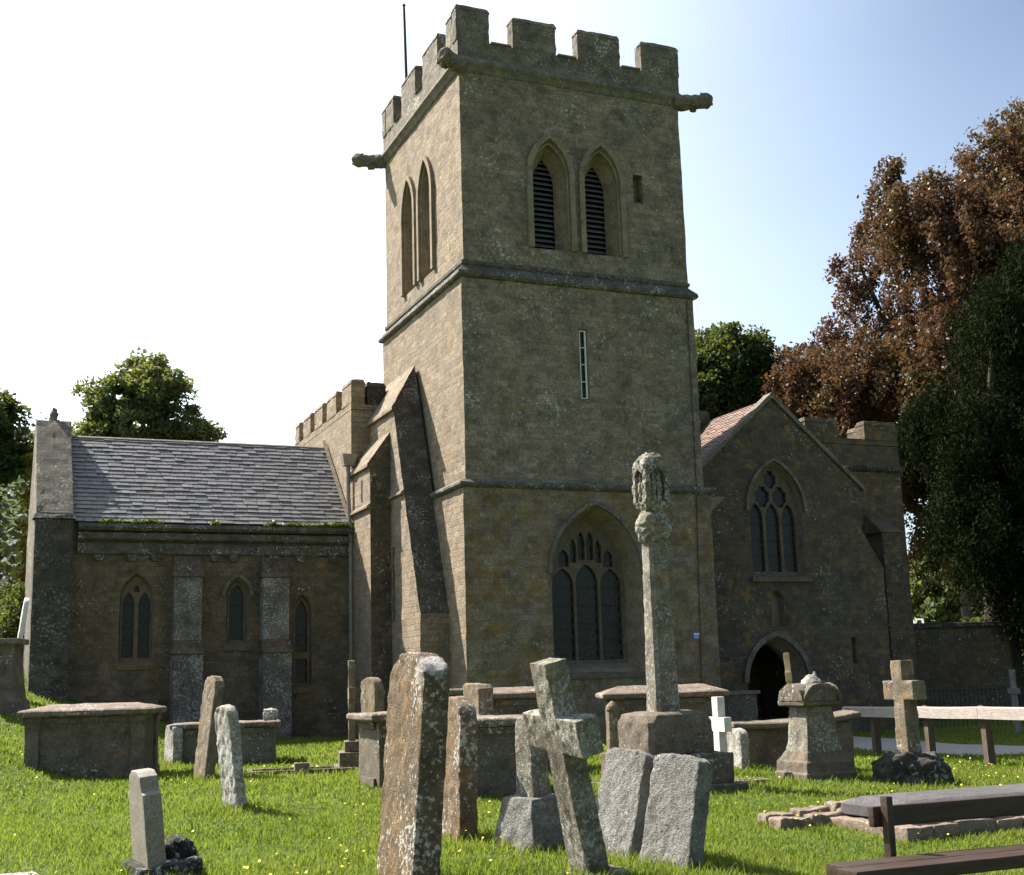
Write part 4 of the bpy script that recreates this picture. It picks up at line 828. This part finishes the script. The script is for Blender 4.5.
# ledger tomb on the right
t = empty('ledger_tomb', base(958, 12.75), lean(0)); tag(t, 'wide dark ledger slab on a broken stone plinth behind the bench', 'tomb')
bm = bmesh.new(); loft(bm, [[(-1.0, -.46, .14), (1.5, -.46, .14), (1.5, .50, .14), (-1.0, .50, .14)], [(-1.0, -.46, .24), (1.5, -.46, .24), (1.5, .50, .24), (-1.0, .50, .24)], [(-.86, -.30, .31), (1.36, -.30, .31), (1.36, .36, .31), (-.86, .36, .31)]]); weather(bm, .08, .004, 6, 3, .006, 5); obj('slab', bm, M['ledger'], t, smooth=40)
bm = bmesh.new(); rng = random.Random(4)
x = -1.15
while x < 1.6: 
    l_ = rng.uniform(.25, .5); box(bm, x, x+l_-.01, -.60+rng.uniform(-.04, .04), .58, -.2, .125+rng.uniform(-.02, .01)); x += l_
weather(bm, .08, .02, 6, 3, .012, 4); obj('plinth', bm, M['rubble'], t, smooth=45)
t = empty('grave_edging', base(812, 13.1), lean(0)); tag(t, 'rough reddish edging stones in the grass left of the dark ledger slab', 'edging stones')
for i, (x0, x1, y0, y1, zt) in enumerate(((-.62, -.26, -.34, -.12, .07), (-.24, .14, -.33, -.14, .09), (.16, .62, -.38, -.16, .12), (-.44, -.06, .18, .34, .06), (-.03, .36, .20, .38, .08), (.38, .80, .14, .36, .13), (.58, .9, -.20, .12, .15))):
    bm = bmesh.new(); box(bm, x0-.03, x1, y0-.05, y1, -.15, zt+.015, tx=.03, ty=.03); weather(bm, .045, .03, 7, i+2, .02, 5); obj('stone', bm, M['rubble'], t, smooth=45)

# wooden rail fence
t = empty('rail_fence', (0, 0, 0)); tag(t, 'low wooden fence with one grey rail on brown posts along the path', 'fence')
A0 = Vector((6.40, 25.6, 0)); A1 = Vector((8.1, 16.6, 0)); dv = (A1-A0).normalized(); sv = Vector((-dv.y, dv.x, 0)); LF = (A1-A0).length
def fz(s): return .80+.014*s
bm = bmesh.new(); rings = []
joints = [0, 3.0, 5.0, 7.2, LF]
for a_, b__ in zip(joints[:-1], joints[1:]):
    rings = []
    for i in range(9):
        s = a_+(b__-a_-.008)*i/8; p = A0+dv*s; z = fz(s)-.008*math.sin(math.pi*i/8); rings.append([p+sv*q+Vector((0, 0, z+h)) for q, h in ((-.05, -.19), (.05, -.19), (.05, -.02), (0, .0), (-.05, -.02))])
    loft(bm, rings)
obj('rail', bm, M['wood_grey'], t)
for s, ll in ((1.05, 0), (3.1, .02), (4.95, -.03), (7.3, 0)):
    p = A0+dv*s+sv*.115; bm = bmesh.new(); g0 = gz(p.x, p.y)
    loft(bm, [[p+dv*(ll*(h-.4))+dv*a_+sv*b__+Vector((0, 0, g0+h+(c_ if h > .5 else 0))) for a_, b__, c_ in ((-.07, -.06, 0), (.07, -.06, 0), (.07, .06, -.03), (-.07, .06, -.03))] for h in (-.2, .4, fz(s)-g0+.02)]); obj('post', bm, M['wood_post'], t)

# bench, bottom right corner
t = empty('bench', Vector((2.50, 7.75, gz(2.5, 7.75))), (0, 0, YAW)); tag(t, 'dark brown wooden plank bench cut by the bottom right corner', 'bench')
def plank(name, x0, x1, y0, y1, z0, z1, seed): bm = bmesh.new(); box(bm, x0, x1, y0, y1, z0, z1); weather(bm, .12, .002, 8, seed, .006, 4); obj(name, bm, M['wood_bench'], t, smooth=40)
plank('back_rail', -.46, 1.5, .10, .15, .585, .70, 1)
plank('seat_plank', -1.0, 1.5, -.42, -.25, .375, .445, 2); plank('seat_plank', -.94, 1.5, -.235, -.07, .375, .445, 3)
for x_ in (-.39, 1.3):
    bm = bmesh.new(); loft(bm, [[(x_+a_, .06+b__, z) for a_, b__ in ((-.022, -.03), (.022, -.03), (.022, .03), (-.022, .03))] for z in (-.15, .76)]); weather(bm, .12, .002, 8, 4, .006, 3); obj('back_post', bm, M['wood_bench'], t, smooth=40)
    bm = bmesh.new(); loft(bm, [[(x_+a_-.48, -.34+b__, z) for a_, b__ in ((-.026, -.03), (.026, -.03), (.026, .03), (-.026, .03))] for z in (-.15, .372)]); obj('leg', bm, M['wood_bench'], t)
    bm = bmesh.new(); box(bm, x_-.51, x_-.45, -.40, .02, .30, .372); obj('bearer', bm, M['wood_bench'], t)

# boundary wall and railings on the far right
bm = bmesh.new(); box(bm, 0, 3.6, 0, .5, -.4, 2.75); weather(bm, .35, .015, 4, 3, .02, 4); o = obj('boundary_wall', bm, M['porch'], loc=(12.3, 41.3, 0), rot=(0, 0, R(4))); tag(o, 'high dark stone wall joined to the right end of the church', 'wall')
bm = bmesh.new(); box(bm, -.02, 3.7, -.08, .58, 2.755, 2.92, ty=.1); weather(bm, .3, .015, 4, 4, .02, 4); obj('coping', bm, M['black'], o)
bm = bmesh.new()
for i in range(34): x_ = i*.12; tube(bm, [(x_, 0, -.2), (x_, 0, 1.08)], .012, 5)
for z in (.2, .95): box(bm, -.05, 4.05, -.015, .015, z, z+.03)
o = obj('iron_railings', bm, M['iron'], loc=(10.6, 34.5, gz(11, 34.5)), rot=(0, 0, R(6))); tag(o, 'black iron railings in the shade by the boundary wall', 'railings')

# ------------------------------------------------------------------ plants
def quads_from(cen, nor_bias, size, rng, elong=1.6, down=0):
    n = len(cen); a_ = rng.normal(size=(n, 3)); a_ /= np.linalg.norm(a_, axis=1)[:, None]
    a_ = a_+nor_bias; a_ /= np.linalg.norm(a_, axis=1)[:, None]
    r_ = rng.normal(size=(n, 3)); b__ = np.cross(a_, r_); b__ /= np.linalg.norm(b__, axis=1)[:, None]+1e-9
    if down: b__ = b__+np.array([0, 0, -down]); b__ /= np.linalg.norm(b__, axis=1)[:, None]
    c_ = np.cross(a_, b__)
    s = size*rng.uniform(.6, 1.3, n)[:, None]
    p0 = cen-b__*s*elong*.5; p2 = cen+b__*s*elong*.5; p1 = cen+c_*s*.5+b__*s*.1; p3 = cen-c_*s*.5+b__*s*.1
    return np.stack([p0, p1, p2, p3], 1).reshape(-1, 3)
def build_quads(name, V, m, parent=None, loc=None): return npobj(name, V, np.arange(len(V)).reshape(-1, 4), m, parent, loc)
def tree(name, label, loc, H, tr, lobes, m, nclump, nleaf, size, clump_r, seed, droop=0, shell=.55, cat='tree', group=None, elong=1.6, limb=True, trunk_lean=(0, 0), flat=.7, shell_noise=.10, down=0):
    rng = np.random.default_rng(seed); rr = random.Random(seed)
    t = empty(name, loc); tag(t, label, cat, group); lob = np.array(lobes, float)
    vol = lob[:, 3]*lob[:, 4]*lob[:, 5]; pr = vol**(.67); pr /= pr.sum(); idx = rng.choice(len(lob), nclump, p=pr)
    d = rng.normal(size=(nclump, 3)); d /= np.linalg.norm(d, axis=1)[:, None]
    rad = (shell+(1-shell)*rng.random(nclump)**.7)[:, None]*(1+shell_noise*rng.normal(size=(nclump, 1)))
    cc = lob[idx, :3]+d*lob[idx, 3:]*rad
    cc = cc[cc[:, 2] > .4]; nc = len(cc); P = []
    if droop:                                            # hanging sprays
        for i in range(nc):
            out = cc[i]-np.array([0, 0, H*.5]); out[2] = 0; out = out/(np.linalg.norm(out)+1e-6)
            Ls = droop*rng.uniform(.5, 1.3); s = rng.random(nleaf)**.8
            base_ = cc[i]+np.outer(s*Ls*.55, out)+np.outer(-(s**1.8)*Ls, [0, 0, 1])
            P.append(base_+rng.normal(size=(nleaf, 3))*clump_r*(1-.4*s)[:, None]*np.array([1, 1, .6]))
    else:
        for i in range(nc):
            cr = clump_r*rng.uniform(.6, 1.35); q = rng.normal(size=(nleaf, 3)); q /= np.linalg.norm(q, axis=1)[:, None]; q *= (rng.random(nleaf)**.45)[:, None]
            P.append(cc[i]+q*cr*np.array([1, 1, flat]))
    P = np.concatenate(P); P = P[P[:, 2] > .1]
    build_quads('crown', quads_from(P, np.array([0, 0, .5]), size, rng, elong, down), m, t)
    bm = bmesh.new(); top = Vector((trunk_lean[0], trunk_lean[1], H*.62)); path = [Vector((0, 0, -.4)), Vector((0, 0, .3)), Vector((top.x*.3, top.y*.3, H*.25)), top*.8, top]
    path[3].z = H*.45
    tube(bm, path, [tr*1.35, tr, tr*.85, tr*.6, tr*.3], 9)
    if limb:
        for l_ in lob:
            s0 = path[2].lerp(path[3], rr.random()); e = Vector(l_[:3]); md = s0.lerp(e, .5)+Vector((rr.uniform(-.6, .6), rr.uniform(-.6, .6), rr.uniform(.2, 1.0)))
            tube(bm, [s0, md, e], [tr*.42, tr*.26, tr*.10], 6)
            for _ in range(6):
                j = rr.randrange(nc); c_ = Vector(cc[j])
                if (c_-e).length < max(l_[3:])*1.4: tube(bm, [md.lerp(e, rr.random()), e.lerp(c_, .5)+Vector((0, 0, rr.uniform(-.3, .5))), c_], [tr*.12, tr*.07, tr*.025], 5)
    obj('trunk', bm, M['bark'], t, smooth=60); return t
# copper beech
yb = 58.0; xb = at(985, yb)
def L_(px, py, r_, ry=None, y=yb, x0=xb): # lobe centred on what is seen at pixel, at depth y
    x_ = at(px, y, py); z_ = EYE+(680-.029*(px-512)-py)/FPX*y; rr_ = r_/FPX*y; return (x_-x0, 0, z_, rr_, ry/FPX*y if ry else rr_*1.0, rr_)
bl = [L_(1020, 160, 66), L_(985, 160, 48), L_(1040, 125, 40), L_(925, 230, 55), L_(850, 375, 45), L_(900, 400, 55), L_(812, 366, 40), L_(790, 372, 24), L_(835, 395, 38), L_(893, 148, 16), L_(915, 470, 34), L_(930, 530, 28), L_(955, 480, 45), L_(1045, 150, 52), L_(1075, 190, 70), L_(1010, 330, 80), L_(1000, 130, 36), L_(950, 185, 52), L_(885, 215, 40), L_(868, 240, 30), L_(898, 168, 24), L_(960, 270, 90), L_(862, 335, 52), L_(802, 372, 28), L_(930, 320, 70), L_(1040, 250, 90), L_(825, 365, 42), L_(855, 400, 42), L_(920, 380, 70), L_(1060, 150, 60), L_(1100, 260, 100), L_(1050, 380, 100), L_(1000, 440, 80), L_(890, 440, 38), L_(1130, 400, 90)]
bl = [(a_, random.Random(i).uniform(-5, 5), c_, d_, e_, f_) for i, (a_, b__, c_, d_, e_, f_) in enumerate(bl)]
tree('copper_beech', 'huge copper beech with drooping purple bronze foliage right of the church', (xb, yb, gz(xb, yb)), 24, .75, bl, M['beech'], 3400, 110, .125, .22, 11, droop=1.6, shell=.40, elong=1.7, shell_noise=.13, down=.5)
# yew
yy = 43.0; xy = at(1010, yy)
yl = [L_(1010, 330, 60, None, yy, xy), L_(1050, 300, 80, None, yy, xy), L_(975, 430, 62, None, yy, xy), L_(1040, 430, 90, None, yy, xy), L_(990, 520, 64, None, yy, xy), L_(1050, 560, 80, None, yy, xy), L_(1080, 400, 90, None, yy, xy), L_(1015, 590, 40, None, yy, xy), L_(1025, 262, 34, None, yy, xy), L_(985, 310, 34, None, yy, xy), L_(945, 400, 30, None, yy, xy), L_(1100, 520, 90, None, yy, xy)]
yl = [(a_, random.Random(i+9).uniform(-1.5, 1.5), c_, d_, e_, f_) for i, (a_, b__, c_, d_, e_, f_) in enumerate(yl)]
tree('yew_tree', 'nearly black yew with hanging branches at the right edge', (xy, yy, gz(xy, yy)), 15, .6, yl, M['yew'], 2300, 130, .062, .22, 5, droop=1.1, shell=.30, elong=2.8, shell_noise=.10, down=.9)
# other trees
def simple_tree(name, label, px, y, lobes, m, H, seed, ncl, nl, size, cr, shell=.5, group=None):
    x_ = at(px, y); g_ = gz(x_, y); ll = [L_(*q, None, y, x_) for q in lobes]; r_ = random.Random(seed); ll = [(a_, r_.uniform(-.6, .6)*d_, c_-g_, d_, e_, f_) for a_, b__, c_, d_, e_, f_ in ll]
    return tree(name, label, (x_, y, g_), H, .35, ll, m, ncl, nl, size, cr, seed, 0, shell, group=group)
simple_tree('oak_tree', 'dark green tree rising between the tower and porch gable', 745, 62, [(735, 365, 38), (700, 380, 45), (755, 395, 30), (730, 410, 38), (680, 420, 50), (712, 345, 22), (770, 440, 30)], M['leaf_dark'], 15, 21, 620, 110, .14, .65, shell=.4)
simple_tree('lime_tree', 'round topped pale green tree against the sky above the chapel roof', 148, 55, [(145, 372, 26), (120, 400, 30), (165, 394, 32), (95, 420, 14), (205, 432, 14), (190, 425, 22), (105, 430, 22), (140, 430, 45), (180, 450, 40), (100, 460, 34), (140, 480, 50)], M['leaf_mid'], 14, 22, 520, 95, .13, .48, shell=.35)
simple_tree('ash_tree', 'dark leafy tree cut by the left edge of the view', -50, 42, [(-8, 412, 24), (-4, 450, 26), (6, 470, 18), (-40, 420, 50), (-62, 480, 52)], M['leaf_dark'], 10, 23, 420, 60, .13, .42, shell=.35)
simple_tree('oak_tree', 'sunlit green tree glimpsed over the boundary wall under the yew', 950, 66, [(940, 580, 38), (980, 560, 44), (920, 610, 30), (1000, 600, 44), (960, 620, 40)], M['leaf_mid'], 7, 24, 260, 60, .22, .6)
def bush(name, label, px, y, w_, h, m, seed, n=2600, size=.07, cat='shrub'):
    rng = np.random.default_rng(seed); x_ = at(px, y); t = empty(name, (x_, y, gz(x_, y))); tag(t, label, cat)
    nc = 26; c_ = rng.normal(size=(nc, 3)); c_ /= np.linalg.norm(c_, axis=1)[:, None]; c_ *= (.55+.45*rng.random(nc))[:, None]; c_ = c_*np.array([w_, w_, h*.5])+np.array([0, 0, h*.52])
    P = np.concatenate([q+rng.normal(size=(n//nc, 3))*.22*min(w_, h)*np.array([1, 1, .8]) for q in c_]); P = P[P[:, 2] > 0]
    build_quads('foliage', quads_from(P, np.array([0, 0, .4]), size, rng), m, t)
    bm = bmesh.new(); rr = random.Random(seed)
    for q in c_[:9]: tube(bm, [(rr.uniform(-.1, .1), rr.uniform(-.1, .1), -.1), Vector(q)*.5+Vector((0, 0, .1)), q], [.035, .025, .008], 5)
    obj('stems', bm, M['bark'], t); return t
bush('laurel_bush', 'dark glossy bush behind the left end of the chapel', 24, 34, .8, 1.9, M['leaf_dark'], 3, 3600, .08)
bush('laurel_bush', 'dark shrub at the left edge behind the tapered tomb', -6, 36, 1.0, 1.5, M['leaf_dark'], 4, 3600, .08)
bush('maple_bush', 'bush turning yellow and red beside the left end of the chapel', 25, 42, .45, 5.6, M['leaf_yellow'], 5, 1100, .11)
bush('laurel_bush', 'dark bush filling the corner beyond the railings', 1010, 44, 1.8, 3.2, M['leaf_dark'], 6, 4200, .12)
# wooded hill behind
rng = np.random.default_rng(31); n = 3600; xx = rng.uniform(-210, -40, n); yy_ = rng.uniform(130, 420, n)
cen = np.stack([xx, yy_, gnd(xx, yy_)+3], 1); P = (cen[:, None, :]+rng.normal(size=(n, 22, 3))*np.array([2.2, 2.2, 2.0])).reshape(-1, 3)
o = build_quads('distant_woods', quads_from(P, np.array([0, -.3, .6]), .8, rng, 1.3), M['forest']); tag(o, 'wooded hillside far behind the left end of the chapel', 'woods', kind='stuff')

# moss tufts on the chapel eaves
rng = np.random.default_rng(5); P = []
for u_, l_ in ((-7.0, .25), (-6.2, .35), (-3.2, .15), (-2.7, .25), (-1.9, .45), (-1.45, .3), (-4.6, .1), (-1.3, .15)):
    k_ = int(420*l_); P.append(np.stack([rng.normal(u_, l_*.6, k_), rng.normal(4.82, .035, k_), 5.42+np.abs(rng.normal(0, .045, k_))], 1))
build_quads('moss', quads_from(np.concatenate(P), np.array([0, 0, .6]), .055, rng), M['moss'], church)['kind'] = 'stuff'

# ------------------------------------------------------------------ grass
rng = np.random.default_rng(77)
def zone(y0, y1, dens, h0, h1, w_, seg=True):
    xm = lambda y: .44*y+1.2
    n = int(dens*(y1-y0)*2*xm((y0+y1)/2)); y = np.sqrt(rng.uniform(y0*y0, y1*y1, n)); x_ = rng.uniform(-1, 1, n)*xm(y)
    # keep off the paths
    keep = np.ones(n, bool); pts = np.array(PATH)
    for a_, b__ in zip(pts[:-1], pts[1:]):
        d = b__-a_; s = np.clip(((x_-a_[0])*d[0]+(y-a_[1])*d[1])/(d@d), 0, 1); keep &= np.hypot(x_-a_[0]-s*d[0], y-a_[1]-s*d[1]) > 1.25
    a_, b__ = np.array((-5.6, 10.1)), np.array((-4.05, 11.0)); d = b__-a_; s = np.clip(((x_-a_[0])*d[0]+(y-a_[1])*d[1])/(d@d), 0, 1); keep &= np.hypot(x_-a_[0]-s*d[0], y-a_[1]-s*d[1]) > .2
    # keep out of the church
    uu = (x_-CX)*rv.x+(y-CY)*rv.y; vv = (x_-CX)*bv.x+(y-CY)*bv.y
    keep &= ~((uu > -8.6) & (vv > 4.5)) & ~((uu > -.7) & (uu < 6.6) & (vv > 0)) & ~((uu > 6.6) & (uu < 13.2) & (vv > 1.9))
    x_, y = x_[keep], y[keep]; n = len(x_)
    z = gnd(x_, y)-.004; patch = np.array([.75+.6*(math.sin(a_*1.7+math.sin(b__*1.3))*math.sin(b__*2.1+a_*.6)*.5+.5) for a_, b__ in zip(x_, y)])
    h = rng.uniform(h0, h1, n)*patch; th = rng.uniform(0, 2*np.pi, n); lean_ = rng.uniform(.15, .9, n)*h; ph = rng.uniform(0, 2*np.pi, n); ww = w_*rng.uniform(.7, 1.3, n)
    B = np.stack([x_, y, z], 1); side = np.stack([np.cos(th), np.sin(th), 0*th], 1)*ww[:, None]*.5
    tip = B+np.stack([np.cos(ph)*lean_, np.sin(ph)*lean_, h], 1)
    mid = B+np.stack([np.cos(ph)*lean_*.3, np.sin(ph)*lean_*.3, h*.6], 1)
    return np.stack([B-side, B+side, mid+side*.75, tip, mid-side*.75], 1)
Z = [zone(7.2, 11, 3000, .018, .055, .0085), zone(11, 15, 1600, .02, .06, .011), zone(15, 21, 700, .025, .07, .016), zone(21, 34, 220, .03, .08, .026)]
def tufts():
    X_ = []; 
    for bx, by in BASES:
        if by > 23 or (by < 13.5 and bx > 2.2): continue
        k_ = 700; a_ = rng.uniform(0, 2*np.pi, k_); r_ = np.abs(rng.normal(.34, .20, k_)); X_.append(np.stack([bx+np.cos(a_)*r_*1.2, by+np.sin(a_)*r_], 1))
    for _ in range(260):
        by = math.sqrt(rng.uniform(7.5**2, 22**2)); bx = rng.uniform(-.43, .43)*by; k_ = 40; X_.append(np.stack([bx+rng.normal(0, .06, k_), by+rng.normal(0, .06, k_)], 1))
    X_ = np.concatenate(X_); n = len(X_); x_, y = X_[:, 0], X_[:, 1]; h = rng.uniform(.04, .13, n); th = rng.uniform(0, 2*np.pi, n); ph = rng.uniform(0, 2*np.pi, n); ln = h*rng.uniform(.15, .8, n); ww = .010*rng.uniform(.7, 1.3, n)*np.maximum(1, y/11)
    B_ = np.stack([x_, y, gnd(x_, y)-.004], 1); sd_ = np.stack([np.cos(th), np.sin(th), 0*th], 1)*ww[:, None]*.5
    tip = B_+np.stack([np.cos(ph)*ln, np.sin(ph)*ln, h], 1); mid = B_+np.stack([np.cos(ph)*ln*.3, np.sin(ph)*ln*.3, h*.6], 1)
    return np.stack([B_-sd_, B_+sd_, mid+sd_*.75, tip, mid-sd_*.75], 1)
Z.append(tufts())
B = np.concatenate(Z); n = len(B); V = B.reshape(-1, 3); i5 = np.arange(n)*5
# each blade: one quad and its tip (second quad folds onto the tip)
F = np.concatenate([np.stack([i5, i5+1, i5+2], 1), np.stack([i5, i5+2, i5+4], 1), np.stack([i5+4, i5+2, i5+3], 1)])
tag(npobj('grass', V, F, M['grassblade'], tris=True), 'short sunlit churchyard grass', 'grass', kind='stuff')
# broad low weeds and clover between the blades
n = 9000; cy_ = np.sqrt(rng.uniform(7.3**2, 20**2, n)); cx_ = rng.uniform(-.44, .44, n)*cy_
keep = np.array([noise.noise(Vector((a_*.6+9, b__*.6, 5))) > rng.uniform(-.05, .5) for a_, b__ in zip(cx_, cy_)]); cx_, cy_ = cx_[keep], cy_[keep]; k_ = 7
P = np.stack([np.repeat(cx_, k_)+rng.normal(0, .05, len(cx_)*k_), np.repeat(cy_, k_)+rng.normal(0, .05, len(cx_)*k_)], 1)
P = np.concatenate([P, (gnd(P[:, 0], P[:, 1])+rng.uniform(.015, .05, len(P)))[:, None]], 1)
tag(build_quads('clover', quads_from(P, np.array([0, 0, 1.6]), .022, rng, 1.2), M['clover']), 'patches of low clover and broad leaved weeds in the grass', 'weeds', kind='stuff')
# hawkbit flowers
n = 1500; y = np.sqrt(rng.uniform(7.5**2, 24**2, n)); x_ = rng.uniform(-1, 1, n)*.43*y
keep = np.array([noise.noise(Vector((a_*.35, b__*.35, 2))) + .25*(a_ > 2) > rng.uniform(-.25, .65) for a_, b__ in zip(x_, y)]); x_, y = x_[keep], y[keep]
P = np.stack([x_, y, gnd(x_, y)+rng.uniform(.06, .15, len(x_))], 1); V = quads_from(P, np.array([0, -.6, 1.6]), .026, rng, 1.0)
tag(build_quads('wildflowers', V, M['flower']), 'scattered small yellow flowers in the grass', 'flowers', kind='stuff')
